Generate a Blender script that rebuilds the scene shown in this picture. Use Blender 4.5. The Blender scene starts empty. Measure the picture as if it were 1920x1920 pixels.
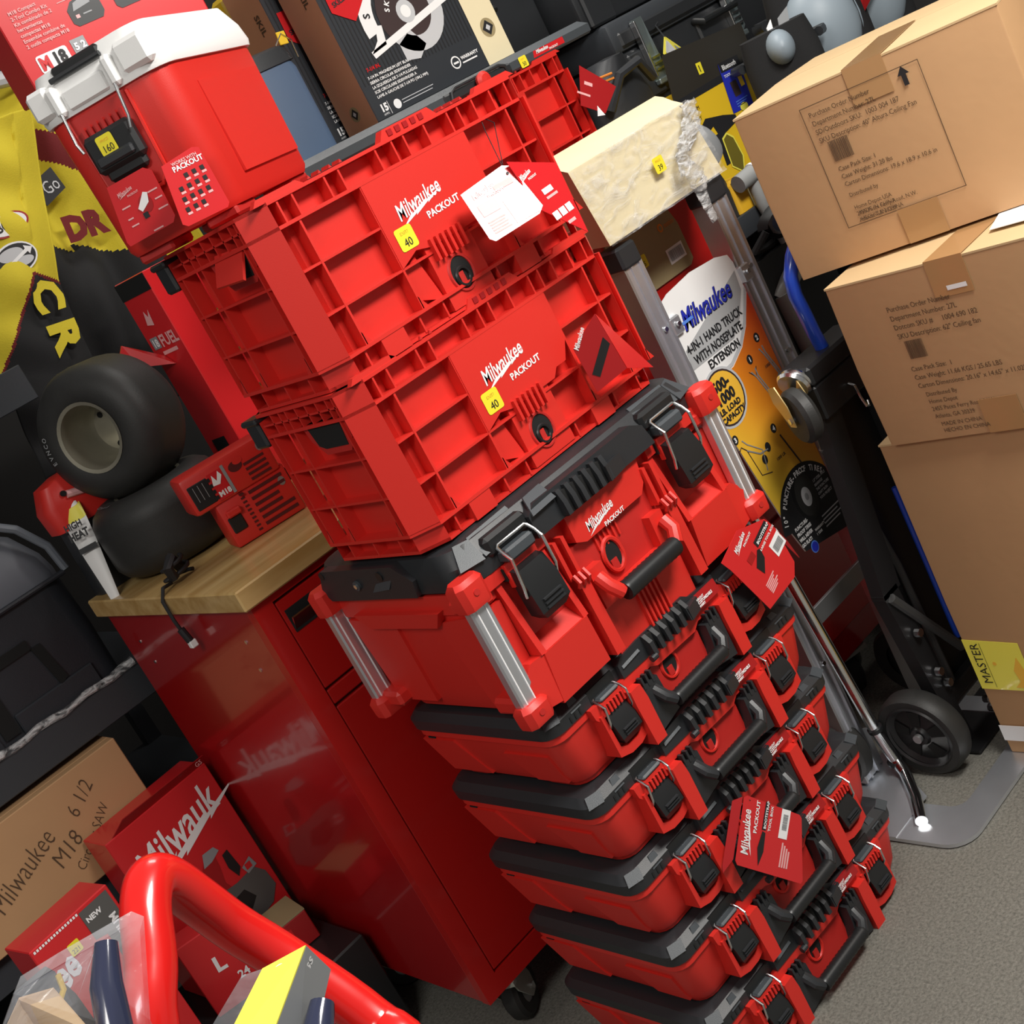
import bpy, bmesh, math, random
from mathutils import Matrix, Vector

random.seed(7)
SC = bpy.context.scene
COL = SC.collection
PI = math.pi
R = math.radians

# ------------------------------------------------------------------ camera
cam_data = bpy.data.cameras.new('camera')
cam = bpy.data.objects.new('camera', cam_data)
COL.objects.link(cam)
cam_data.sensor_width = 36.0
cam_data.lens = 2511.27 / 1920 * 36.0
cam_data.clip_start = 0.02
CR = (0.64901158, -0.61330509, -0.45015646)      # right
CD = (-0.52105703, 0.07279627, -0.85041182)      # image down
CF = (0.55433162, 0.78648431, -0.27232131)       # forward
cam.matrix_world = Matrix(((CR[0], -CD[0], -CF[0], -1.077),
                           (CR[1], -CD[1], -CF[1], -1.580),
                           (CR[2], -CD[2], -CF[2], 1.580),
                           (0, 0, 0, 1)))
SC.camera = cam

# ------------------------------------------------------------------ world, lamps, exposure
world = bpy.data.worlds.new('world')
SC.world = world
world.use_nodes = True
world.node_tree.nodes['Background'].inputs[0].default_value = (1.0, 0.97, 0.93, 1)
world.node_tree.nodes['Background'].inputs[1].default_value = 0.16

def area(name, loc, target, sx, sy, power, color):
    d = bpy.data.lights.new(name, 'AREA')
    d.shape = 'RECTANGLE'; d.size = sx; d.size_y = sy
    d.energy = power; d.color = color
    o = bpy.data.objects.new(name, d); COL.objects.link(o)
    o.location = loc
    o.rotation_euler = (Vector(target) - Vector(loc)).to_track_quat('-Z', 'Y').to_euler()
    return o

area('ceiling_troffer_near', (0.55, -1.55, 2.75), (0.35, -0.9, 0.0), 1.15, 0.5, 66, (1.0, 0.965, 0.91))
area('ceiling_troffer_far', (1.3, 0.6, 2.9), (1.3, 0.5, 0.0), 1.1, 0.5, 15, (1.0, 0.96, 0.9))
area('ceiling_troffer_left', (-2.2, -1.2, 2.8), (-1.6, -0.3, 0.0), 1.1, 0.5, 26, (1.0, 0.965, 0.91))

SC.view_settings.view_transform = 'Standard'
SC.view_settings.look = 'None'
SC.view_settings.gamma = 1.0
SC.view_settings.exposure = 0.35
SC.view_settings.use_curve_mapping = False

# ------------------------------------------------------------------ materials
def mat(name, col, rough=0.5, metal=0.0, coat=0.0, noise=0.0, nscale=40.0, bump=0.0, bscale=200.0, spec=0.5, trans=0.0, alpha=1.0):
    m = bpy.data.materials.new(name)
    m.use_nodes = True
    nt = m.node_tree
    b = nt.nodes['Principled BSDF']
    b.inputs['Base Color'].default_value = (*col, 1)
    b.inputs['Roughness'].default_value = rough
    b.inputs['Metallic'].default_value = metal
    b.inputs['Coat Weight'].default_value = coat
    b.inputs['Coat Roughness'].default_value = 0.08
    b.inputs['Specular IOR Level'].default_value = spec
    b.inputs['Transmission Weight'].default_value = trans
    b.inputs['Alpha'].default_value = alpha
    if noise or bump:
        tc = nt.nodes.new('ShaderNodeTexCoord')
    if noise:
        n = nt.nodes.new('ShaderNodeTexNoise'); n.inputs['Scale'].default_value = nscale
        n.inputs['Detail'].default_value = 4
        mx = nt.nodes.new('ShaderNodeMix'); mx.data_type = 'RGBA'
        mx.inputs[6].default_value = (*[c * (1 - noise) for c in col], 1)
        mx.inputs[7].default_value = (*[min(1, c * (1 + noise)) for c in col], 1)
        nt.links.new(tc.outputs['Object'], n.inputs['Vector'])
        nt.links.new(n.outputs['Fac'], mx.inputs[0])
        nt.links.new(mx.outputs[2], b.inputs['Base Color'])
    if bump:
        n2 = nt.nodes.new('ShaderNodeTexNoise'); n2.inputs['Scale'].default_value = bscale
        bp = nt.nodes.new('ShaderNodeBump'); bp.inputs['Strength'].default_value = bump
        bp.inputs['Distance'].default_value = 0.002
        nt.links.new(tc.outputs['Object'], n2.inputs['Vector'])
        nt.links.new(n2.outputs['Fac'], bp.inputs['Height'])
        nt.links.new(bp.outputs['Normal'], b.inputs['Normal'])
    return m

M = {}
M['red'] = mat('red_plastic', (0.66, 0.026, 0.018), 0.42, bump=0.08, bscale=900)
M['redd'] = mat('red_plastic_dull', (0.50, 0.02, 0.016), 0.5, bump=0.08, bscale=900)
M['black'] = mat('black_plastic', (0.022, 0.024, 0.027), 0.42, bump=0.1, bscale=900)
M['dgrey'] = mat('dark_grey_plastic', (0.055, 0.064, 0.072), 0.42, bump=0.1, bscale=900)
M['grip'] = mat('grip_rubber', (0.012, 0.013, 0.014), 0.38)
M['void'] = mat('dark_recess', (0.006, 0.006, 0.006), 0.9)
M['wire'] = mat('steel_wire', (0.82, 0.83, 0.84), 0.22, metal=1.0)
M['alu'] = mat('aluminium', (0.72, 0.75, 0.80), 0.36, metal=0.85, noise=0.06, nscale=25)
M['alud'] = mat('brushed_aluminium', (0.55, 0.56, 0.57), 0.42, metal=0.9, noise=0.08, nscale=20)
M['chrome'] = mat('chrome_tube', (0.85, 0.87, 0.88), 0.14, metal=1.0)
M['white'] = mat('white_print', (0.86, 0.86, 0.86), 0.5)
M['whitep'] = mat('white_plastic', (0.84, 0.84, 0.83), 0.42, bump=0.05, bscale=600)
M['cardred'] = mat('red_card', (0.62, 0.018, 0.022), 0.3, coat=0.3)
M['cardredd'] = mat('deep_red_card', (0.36, 0.010, 0.012), 0.35, coat=0.2)
M['pink'] = mat('pale_print', (0.80, 0.42, 0.42), 0.5)
M['sticker'] = mat('yellow_sticker', (0.86, 0.74, 0.03), 0.55)
M['ink'] = mat('black_ink', (0.012, 0.012, 0.014), 0.6)
M['pen'] = mat('brown_ink', (0.09, 0.05, 0.025), 0.8)
M['cab'] = mat('red_enamel', (0.40, 0.006, 0.008), 0.28, coat=0.9, noise=0.04, nscale=6)
M['cabf'] = mat('red_enamel_front', (0.46, 0.010, 0.008), 0.34, coat=0.35)
M['carton'] = mat('cardboard', (0.50, 0.29, 0.14), 0.75, noise=0.07, nscale=9, bump=0.15, bscale=60)
M['cartonl'] = mat('cardboard_light', (0.60, 0.42, 0.22), 0.75, noise=0.06, nscale=10)
M['tape'] = mat('brown_tape', (0.46, 0.25, 0.10), 0.25, coat=0.5)
M['rubber'] = mat('tire_rubber', (0.022, 0.022, 0.021), 0.55, noise=0.25, nscale=30, bump=0.12, bscale=300)
M['rim'] = mat('grimy_wheel_rim', (0.34, 0.32, 0.25), 0.42, metal=0.6, noise=0.35, nscale=12)
M['yellow'] = mat('yellow_cloth', (0.68, 0.55, 0.03), 0.85, noise=0.12, nscale=14, bump=0.25, bscale=300)
M['blackcloth'] = mat('black_cloth', (0.014, 0.014, 0.015), 0.9, bump=0.2, bscale=300)
M['yel'] = mat('yellow_plastic', (0.80, 0.52, 0.02), 0.45)
M['yelb'] = mat('bright_yellow_card', (0.88, 0.80, 0.10), 0.35, coat=0.3)
M['bluec'] = mat('blue_enamel', (0.012, 0.055, 0.42), 0.28, coat=0.5)
M['bluep'] = mat('blue_print', (0.02, 0.03, 0.42), 0.4)
M['denim'] = mat('slate_blue_vinyl', (0.075, 0.12, 0.20), 0.5, noise=0.1, nscale=8)
M['bsteel'] = mat('black_steel', (0.013, 0.013, 0.014), 0.4)
M['gsteel'] = mat('grey_steel', (0.10, 0.10, 0.10), 0.4, metal=0.5)
M['cream'] = mat('cream_card', (0.80, 0.70, 0.46), 0.6, noise=0.05, nscale=12)
M['tan'] = mat('khaki_card', (0.34, 0.27, 0.14), 0.65, noise=0.06, nscale=12)
M['greycard'] = mat('grey_card', (0.28, 0.29, 0.30), 0.4)
M['skil'] = mat('charcoal_card', (0.030, 0.034, 0.040), 0.4)
M['wood2'] = mat('salmon_card', (0.56, 0.27, 0.15), 0.6, noise=0.06, nscale=10)
M['kneegrey'] = mat('knee_cap_grey', (0.30, 0.36, 0.41), 0.45)
M['casegrey'] = mat('case_grey', (0.13, 0.14, 0.165), 0.45, noise=0.06, nscale=12)
M['handle_red'] = mat('red_painted_tube', (0.70, 0.012, 0.010), 0.25, coat=0.5)
M['orange'] = mat('orange_print', (0.78, 0.24, 0.02), 0.4)
M['amber'] = mat('amber_print', (0.88, 0.50, 0.05), 0.4)
M['brass'] = mat('zinc_yellow_steel', (0.62, 0.46, 0.20), 0.35, metal=0.6)
M['maroon'] = mat('maroon_cloth', (0.16, 0.010, 0.012), 0.85, bump=0.2, bscale=250)
M['navy'] = mat('navy_plastic', (0.03, 0.035, 0.07), 0.15, coat=0.5)

M['maroonp'] = mat('brown_print', (0.045, 0.026, 0.026), 0.5)
M['greycardl'] = mat('silver_print', (0.55, 0.56, 0.58), 0.45)
M['casterg'] = mat('caster_grey', (0.30, 0.31, 0.27), 0.45)
M['redg'] = mat('red_enamel_groove', (0.09, 0.004, 0.004), 0.6)
M['silverp'] = mat('silver_grey_print', (0.42, 0.43, 0.44), 0.35)
M['bluel'] = mat('light_blue_print', (0.10, 0.25, 0.75), 0.4)
M['tapec'] = mat('glossy_brown_tape', (0.42, 0.235, 0.10), 0.22, coat=0.5)
M['shelfst'] = mat('charcoal_shelf_steel', (0.040, 0.045, 0.052), 0.42, bump=0.1, bscale=400)
M['steelg'] = mat('galvanised_latch', (0.36, 0.43, 0.44), 0.28, metal=0.8)
M['olive'] = mat('olive_print', (0.16, 0.13, 0.015), 0.5)
M['blackc'] = mat('warm_black_card', (0.028, 0.024, 0.018), 0.45)
M['bagblack'] = mat('black_nylon', (0.022, 0.024, 0.028), 0.55, bump=0.5, bscale=30)
M['casegl'] = mat('pale_grey_plastic', (0.30, 0.31, 0.31), 0.4)
M['zyel'] = mat('deep_yellow_plastic', (0.70, 0.40, 0.02), 0.45)
M['case_black'] = mat('blue_black_plastic', (0.024, 0.027, 0.034), 0.45, bump=0.15, bscale=300)
M['caserim'] = mat('pale_blue_grey_plastic', (0.16, 0.18, 0.21), 0.4)
M['toolgrey'] = mat('tool_grey_print', (0.10, 0.10, 0.095), 0.45)

def carpet_mat():
    m = mat('grey_carpet', (0.2, 0.19, 0.165), 0.95)
    nt = m.node_tree; b = nt.nodes['Principled BSDF']
    tc = nt.nodes.new('ShaderNodeTexCoord')
    n = nt.nodes.new('ShaderNodeTexNoise'); n.inputs['Scale'].default_value = 170; n.inputs['Detail'].default_value = 6
    n.inputs['Roughness'].default_value = 0.8
    r = nt.nodes.new('ShaderNodeValToRGB')
    r.color_ramp.elements[0].position = 0.34; r.color_ramp.elements[0].color = (0.085, 0.082, 0.070, 1)
    r.color_ramp.elements[1].position = 0.68; r.color_ramp.elements[1].color = (0.27, 0.26, 0.225, 1)
    bp = nt.nodes.new('ShaderNodeBump'); bp.inputs['Strength'].default_value = 0.5; bp.inputs['Distance'].default_value = 0.004
    nt.links.new(tc.outputs['Object'], n.inputs['Vector'])
    nt.links.new(n.outputs['Fac'], r.inputs[0]); nt.links.new(r.outputs[0], b.inputs['Base Color'])
    nt.links.new(n.outputs['Fac'], bp.inputs['Height']); nt.links.new(bp.outputs[0], b.inputs['Normal'])
    return m
M['carpet'] = carpet_mat()

def wood_mat():
    m = mat('maple_butcher_block', (0.6, 0.4, 0.17), 0.35, coat=0.25)
    nt = m.node_tree; b = nt.nodes['Principled BSDF']
    tc = nt.nodes.new('ShaderNodeTexCoord')
    mp = nt.nodes.new('ShaderNodeMapping'); mp.inputs['Scale'].default_value = (2.0, 18, 18)
    n = nt.nodes.new('ShaderNodeTexNoise'); n.inputs['Scale'].default_value = 1.6; n.inputs['Detail'].default_value = 5
    r = nt.nodes.new('ShaderNodeValToRGB')
    r.color_ramp.elements[0].position = 0.3; r.color_ramp.elements[0].color = (0.46, 0.27, 0.085, 1)
    r.color_ramp.elements[1].position = 0.7; r.color_ramp.elements[1].color = (0.68, 0.47, 0.20, 1)
    nt.links.new(tc.outputs['Object'], mp.inputs[0]); nt.links.new(mp.outputs[0], n.inputs['Vector'])
    nt.links.new(n.outputs['Fac'], r.inputs[0]); nt.links.new(r.outputs[0], b.inputs['Base Color'])
    return m
M['wood'] = wood_mat()

def film_mat(name, tint, amount, scale, rough=0.12):
    m = bpy.data.materials.new(name); m.use_nodes = True
    nt = m.node_tree; nt.nodes.clear()
    out = nt.nodes.new('ShaderNodeOutputMaterial')
    t = nt.nodes.new('ShaderNodeBsdfTransparent'); t.inputs[0].default_value = (*tint, 1)
    g = nt.nodes.new('ShaderNodeBsdfPrincipled'); g.inputs['Base Color'].default_value = (0.78, 0.79, 0.80, 1)
    g.inputs['Roughness'].default_value = rough
    tc = nt.nodes.new('ShaderNodeTexCoord')
    mp = nt.nodes.new('ShaderNodeMapping'); mp.inputs['Scale'].default_value = (1, 1, 2.2)
    n = nt.nodes.new('ShaderNodeTexNoise'); n.inputs['Scale'].default_value = scale; n.inputs['Detail'].default_value = 5
    n.inputs['Distortion'].default_value = 1.5
    r = nt.nodes.new('ShaderNodeValToRGB')
    r.color_ramp.elements[0].position = 0.42; r.color_ramp.elements[0].color = (0.06, 0.06, 0.06, 1)
    r.color_ramp.elements[1].position = 0.72; r.color_ramp.elements[1].color = (amount, amount, amount, 1)
    bp = nt.nodes.new('ShaderNodeBump'); bp.inputs['Strength'].default_value = 0.9; bp.inputs['Distance'].default_value = 0.01
    mx = nt.nodes.new('ShaderNodeMixShader')
    L = nt.links.new
    L(tc.outputs['Object'], mp.inputs[0]); L(mp.outputs[0], n.inputs['Vector'])
    L(n.outputs['Fac'], r.inputs[0]); L(r.outputs[0], mx.inputs[0])
    L(n.outputs['Fac'], bp.inputs['Height']); L(bp.outputs[0], g.inputs['Normal'])
    L(t.outputs[0], mx.inputs[1]); L(g.outputs[0], mx.inputs[2]); L(mx.outputs[0], out.inputs[0])
    return m
M['film'] = film_mat('clear_wrap_film', (0.97, 0.97, 0.96), 0.5, 16)
M['filmw'] = film_mat('bunched_wrap_film', (0.9, 0.9, 0.9), 0.95, 30)
M['clear'] = film_mat('clear_blister', (0.90, 0.90, 0.94), 0.26, 5, 0.08)

# ------------------------------------------------------------------ mesh builder
def rrect(x0, x1, y0, y1, r, z, n=4):
    pts = []
    for cx, cy, a0 in ((x1 - r, y1 - r, 0), (x0 + r, y1 - r, 90), (x0 + r, y0 + r, 180), (x1 - r, y0 + r, 270)):
        for i in range(n + 1):
            a = R(a0 + 90 * i / n)
            pts.append((cx + r * math.cos(a), cy + r * math.sin(a), z))
    return pts

def octo(x0, x1, y0, y1, c, z):
    return rrect(x0, x1, y0, y1, c, z, 1)

def fr(o, x, up):
    x = Vector(x).normalized(); up = Vector(up)
    z = x.cross(up).normalized(); y = z.cross(x).normalized()
    m = Matrix((x, y, z)).transposed().to_4x4()
    m.translation = Vector(o)
    return m

FRONT = ((1, 0, 0), (0, 0, 1))
LEFT = ((0, -1, 0), (0, 0, 1))
_tc = {}

class MB:
    def __init__(s, M4=None):
        s.v = []; s.f = []; s.fm = []; s.mats = []; s.M = M4 or Matrix()
    def mi(s, m):
        if m not in s.mats: s.mats.append(m)
        return s.mats.index(m)
    def add(s, vs, fs, m, M4=None):
        k = len(s.v); T = s.M @ M4 if M4 is not None else s.M
        s.v += [tuple(T @ Vector(p)) for p in vs]
        i = s.mi(m)
        s.f += [tuple(k + j for j in f) for f in fs]; s.fm += [i] * len(fs)
        return s
    def box(s, x0, x1, y0, y1, z0, z1, m, b=0.0, M4=None, seg=1):
        if b <= 0:
            vs = [(x, y, z) for z in (z0, z1) for x, y in ((x0, y0), (x1, y0), (x1, y1), (x0, y1))]
            fs = [(3, 2, 1, 0), (4, 5, 6, 7), (0, 1, 5, 4), (1, 2, 6, 5), (2, 3, 7, 6), (3, 0, 4, 7)]
            return s.add(vs, fs, m, M4)
        bm = bmesh.new(); bmesh.ops.create_cube(bm, size=1)
        for v in bm.verts:
            v.co = Vector(((x0 + x1) / 2 + v.co.x * (x1 - x0), (y0 + y1) / 2 + v.co.y * (y1 - y0), (z0 + z1) / 2 + v.co.z * (z1 - z0)))
        bmesh.ops.bevel(bm, geom=bm.edges[:], offset=b, segments=seg, affect='EDGES', profile=0.5)
        s.addbm(bm, m, M4); return s
    def addbm(s, bm, m, M4=None):
        bm.verts.index_update()
        s.add([v.co[:] for v in bm.verts], [tuple(v.index for v in f.verts) for f in bm.faces], m, M4); bm.free()
    def loft(s, secs, m, cap=(1, 1), M4=None, closed=True):
        n = len(secs[0]); vs = [p for q in secs for p in q]; fs = []
        for i in range(len(secs) - 1):
            for j in range(n if closed else n - 1):
                a = i * n + j; b = i * n + (j + 1) % n
                fs.append((a, b, b + n, a + n))
        if cap[0]: fs.append(tuple(range(n - 1, -1, -1)))
        if cap[1]: fs.append(tuple(range((len(secs) - 1) * n, len(secs) * n)))
        return s.add(vs, fs, m, M4)
    def ring(s, out, inn, z0, z1, m, M4=None):
        n = len(out)
        vs = [(x, y, z0) for x, y, _ in out] + [(x, y, z1) for x, y, _ in out] + [(x, y, z0) for x, y, _ in inn] + [(x, y, z1) for x, y, _ in inn]
        fs = []
        for j in range(n):
            k = (j + 1) % n
            fs += [(j, k, n + k, n + j), (2 * n + k, 2 * n + j, 3 * n + j, 3 * n + k), (n + j, n + k, 3 * n + k, 3 * n + j), (k, j, 2 * n + j, 2 * n + k)]
        return s.add(vs, fs, m, M4)
    def slab(s, pts, vec, m, M4=None):          # polygon given in 3D, thickened by a vector
        v = Vector(vec); n = len(pts); P = [Vector(p) for p in pts]
        nor = (P[1] - P[0]).cross(P[2] - P[0])
        if nor.dot(v) > 0: P = P[::-1]
        vs = [p[:] for p in P] + [(p + v)[:] for p in P]
        fs = [tuple(range(n)), tuple(range(2 * n - 1, n - 1, -1))]
        for j in range(n):
            k = (j + 1) % n; fs.append((k, j, n + j, n + k))
        return s.add(vs, fs, m, M4)
    def xz(s, pts, y0, y1, m, M4=None):         # outline in x,z pushed from y0 back to y1
        return s.slab([(x, y0, z) for x, z in pts], (0, y1 - y0, 0), m, M4)
    def yz(s, pts, x0, x1, m, M4=None):
        return s.slab([(x0, y, z) for y, z in pts], (x1 - x0, 0, 0), m, M4)
    def xy(s, pts, z0, z1, m, M4=None):
        return s.slab([(x, y, z0) for x, y in pts], (0, 0, z1 - z0), m, M4)
    def tube(s, pts, r, m, seg=10, M4=None, closed=False, caps=True, flat=None):
        P = [Vector(p) for p in pts]; n = len(P); rs = r if isinstance(r, (list, tuple)) else [r] * n
        T = []
        for i in range(n):
            a = P[i - 1] if (i > 0 or closed) else P[i]; b = P[(i + 1) % n] if (i < n - 1 or closed) else P[i]
            T.append((b - a).normalized())
        u = T[0].orthogonal().normalized(); secs = []
        for i in range(n):
            u = (u - T[i] * u.dot(T[i])).normalized(); w = T[i].cross(u)
            secs.append([(P[i] + (u * math.cos(2 * PI * j / seg) + w * math.sin(2 * PI * j / seg)) * rs[i])[:] for j in range(seg)])
        if closed: secs.append(secs[0]); caps = False
        return s.loft(secs, m, (caps, caps), M4)
    def lathe(s, prof, m, seg=32, M4=None, caps=(0, 0)):   # (r, z) profile about z
        secs = [[(r * math.cos(2 * PI * j / seg), r * math.sin(2 * PI * j / seg), z) for j in range(seg)] for r, z in prof]
        return s.loft(secs, m, caps, M4)
    def cyl(s, a, b, r, m, seg=16, r2=None):
        a = Vector(a); b = Vector(b); return s.tube([a, b], [r, r if r2 is None else r2], m, seg)
    def poly(s, pts, m, M4=None):
        return s.add(pts, [tuple(range(len(pts)))], m, M4)
    def text(s, t, o, d, size, m, sx=1.0, shear=0.0, bold=0.0, rot=0.0, align='LEFT', lift=0.0008):
        key = (t, shear, bold, align)
        if key not in _tc:
            c = bpy.data.curves.new('text', 'FONT'); c.body = t; c.size = 1; c.shear = shear; c.offset = bold; c.align_x = align
            c.resolution_u = 2
            ob = bpy.data.objects.new('text', c)
            me = bpy.data.meshes.new_from_object(ob)
            _tc[key] = ([v.co[:] for v in me.vertices], [tuple(p.vertices) for p in me.polygons])
            bpy.data.objects.remove(ob); bpy.data.curves.remove(c); bpy.data.meshes.remove(me)
        vs, fs = _tc[key]
        F = fr(o, *d) @ Matrix.Rotation(R(rot), 4, 'Z') @ Matrix.Translation((0, 0, lift)) @ Matrix.Diagonal((size * sx, size, 1, 1))
        return s.add(vs, fs, m, F)
    def shape(s, pts, o, d, m, k=1.0, lift=0.0007, rot=0.0):      # flat outline printed on a surface
        F = fr(o, *d) @ Matrix.Rotation(R(rot), 4, 'Z') @ Matrix.Translation((0, 0, lift)) @ Matrix.Diagonal((k, k, 1, 1))
        return s.add([(x, y, 0) for x, y in pts], [tuple(range(len(pts)))], m, F)
    def rect(s, x0, x1, y0, y1, o, d, m, lift=0.0006, rot=0.0):
        return s.shape([(x0, y0), (x1, y0), (x1, y1), (x0, y1)], o, d, m, 1, lift, rot)
    def disc(s, cx, cy, rx, ry, o, d, m, lift=0.0007, n=28, rot=0.0):
        return s.shape([(cx + rx * math.cos(2 * PI * i / n), cy + ry * math.sin(2 * PI * i / n)) for i in range(n)], o, d, m, 1, lift, rot)
    def build(s, name, parent=None, smooth=35, loc=None):
        me = bpy.data.meshes.new(name)
        me.from_pydata(s.v, [], s.f)
        for m in s.mats: me.materials.append(M[m])
        me.polygons.foreach_set('material_index', s.fm)
        bm = bmesh.new(); bm.from_mesh(me); bmesh.ops.recalc_face_normals(bm, faces=bm.faces[:])
        bm.to_mesh(me); bm.free()
        if smooth:
            me.polygons.foreach_set('use_smooth', [True] * len(me.polygons))
            me.set_sharp_from_angle(angle=R(smooth))
        me.update()
        o = bpy.data.objects.new(name, me); COL.objects.link(o)
        if parent: o.parent = parent
        if loc: o.location = loc
        return o

def tag(o, label, cat, group=None):
    o['label'] = label; o['category'] = cat
    if group: o['group'] = group
    return o

def thing(name, label, cat, loc=(0, 0, 0), rz=0.0, group=None, rot=None):
    o = bpy.data.objects.new(name, None); COL.objects.link(o)
    o.empty_display_size = 0.05
    o.location = loc; o.rotation_euler = rot if rot else (0, 0, R(rz))
    return tag(o, label, cat, group)

def dup(root, loc, label, rz=None):
    r = root.copy(); COL.objects.link(r); r.location = loc; r['label'] = label
    if rz is not None: r.rotation_euler = (0, 0, R(rz))
    for ch in list(root.children):
        c = ch.copy(); COL.objects.link(c); c.parent = r
        for g in list(ch.children):
            d = g.copy(); COL.objects.link(d); d.parent = c
    return r

def struct(o):
    o['kind'] = 'structure'; return o

BOLT = [(0, 0), (0.50, 0.30), (0.44, 0.18), (0.80, 0.42), (0.74, 0.30), (1.0, 0.50), (0.66, 0.37), (0.71, 0.48), (0.36, 0.25), (0.42, 0.38)]
BOLT = [(0.0, 0.0), (0.36, 0.235), (0.335, 0.165), (0.66, 0.40), (0.64, 0.335), (1.0, 0.62), (0.60, 0.435), (0.62, 0.50), (0.27, 0.275), (0.295, 0.35)]

def logo(mb, o, d, w, m='white', packout=True, word='Milwaukee'):
    # slanted script-like word over a lightning bolt, with the small line word beside it
    F = fr(o, *d)
    mb.text(word, F @ Vector((0, 0, 0)), d, 0.34 * w, m, sx=0.66, shear=0.3, bold=0.014, rot=7)
    if packout is not None:
        mb.shape([(x, y * .46) for x, y in BOLT], F @ Vector((0.0, -0.10 * w, 0)), d, m, 0.98 * w)
    if packout:
        mb.text('PACKOUT', F @ Vector((0.50 * w, -0.16 * w, 0)), d, 0.15 * w, m, sx=1.0, bold=0.03, rot=2)

def price(mb, o, d, w, txt, top='EXIT?'):
    mb.shape([(p[0], p[1]) for p in rrect(-w / 2, w / 2, -w / 2, w / 2, w * 0.12, 0, 2)], o, d, 'sticker', lift=0.0008)
    F = fr(o, *d)
    mb.text(txt, F @ Vector((0, -0.36 * w, 0)), d, 0.52 * w, 'ink', sx=0.9, align='CENTER', lift=0.0014)
    mb.text(top, F @ Vector((0, 0.18 * w, 0)), d, 0.2 * w, 'amber', align='CENTER', lift=0.0014)

def tlines(mb, lines, o, d, size, m, gap=1.35, **kw):
    F = fr(o, *d)
    for i, t in enumerate(lines):
        if t: mb.text(t, F @ Vector((0, -i * size * gap, 0)), d, size, m, **kw)

def barcode(mb, o, d, w, h, m='ink', n=18):
    rnd = random.Random(3); x = 0
    while x < w:
        t = w / n * rnd.choice((0.35, 0.6, 0.9)); mb.rect(x, min(w, x + t), 0, h, o, d, m, lift=0.0012); x += t + w / n * rnd.choice((0.4, 0.6))

# ------------------------------------------------------------------ setting
floor = struct(MB().box(-4, 4, -3.5, 3.2, -0.05, 0, 'carpet').build('floor', smooth=0))
M['wallm'] = mat('dark_wall_paint', (0.035, 0.033, 0.032), 0.8, noise=0.1, nscale=3)
struct(MB().box(-4, 4, 2.3, 2.4, 0, 3.0, 'wallm').build('wall_back', smooth=0))
struct(MB().box(3.0, 3.1, -3.5, 2.3, 0, 3.0, 'wallm').build('wall_right', smooth=0))
struct(MB().box(-4, 4, 2.27, 2.3, 0, 0.1, 'void').build('baseboard_back', smooth=0))

# ------------------------------------------------------------------ latch shared by the tool boxes
def latch(parent, x, y, z, w, h, wire_drop):
    # z is the top of the steel bail, y the front plane, w half width of the bail, h how far the paddle hangs below it
    b = MB()
    t = z - h * 0.37; lo = z - h
    b.loft([[(x - w * .86, y + .012, t + .004), (x + w * .86, y + .012, t + .004), (x + w * .86, y - .004, t), (x - w * .86, y - .004, t)],
            [(x - w * .92, y + .014, z - h * .62), (x + w * .92, y + .014, z - h * .62), (x + w * .92, y - .014, z - h * .62), (x - w * .92, y - .014, z - h * .62)],
            [(x - w * .9, y + .012, lo + .010), (x + w * .9, y + .012, lo + .010), (x + w * .9, y - .018, lo + .012), (x - w * .9, y - .018, lo + .012)],
            [(x - w * .62, y + .010, lo), (x + w * .62, y + .010, lo), (x + w * .62, y - .010, lo), (x - w * .62, y - .010, lo)]], 'grip')
    for k in range(3):
        zz = lo + .014 + k * h * .055
        b.box(x - w * .55, x + w * .6, y - .0205, y - .012, zz, zz + h * .02, 'black')
    o = b.build('latch', parent)
    wv = MB()
    r = w * .078
    P = [(x - w, y - .006, z - wire_drop), (x - w * 1.05, y - .013, z - wire_drop * .8), (x - w * .98, y - .016, z - h * .17), (x - w, y - .006, z - h * .09),
         (x - w * .96, y + .004, z - .003), (x - w * .85, y + .006, z), (x + w * .85, y + .006, z), (x + w * .96, y + .004, z - .003),
         (x + w, y - .006, z - h * .09), (x + w * .98, y - .016, z - h * .17), (x + w * 1.05, y - .013, z - wire_drop * .8), (x + w, y - .006, z - wire_drop)]
    wv.tube(P, r, 'wire', 8)
    wo = wv.build('bail_wire', o)
    wo['label'] = 'bent steel bail wire'
    return o

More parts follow.
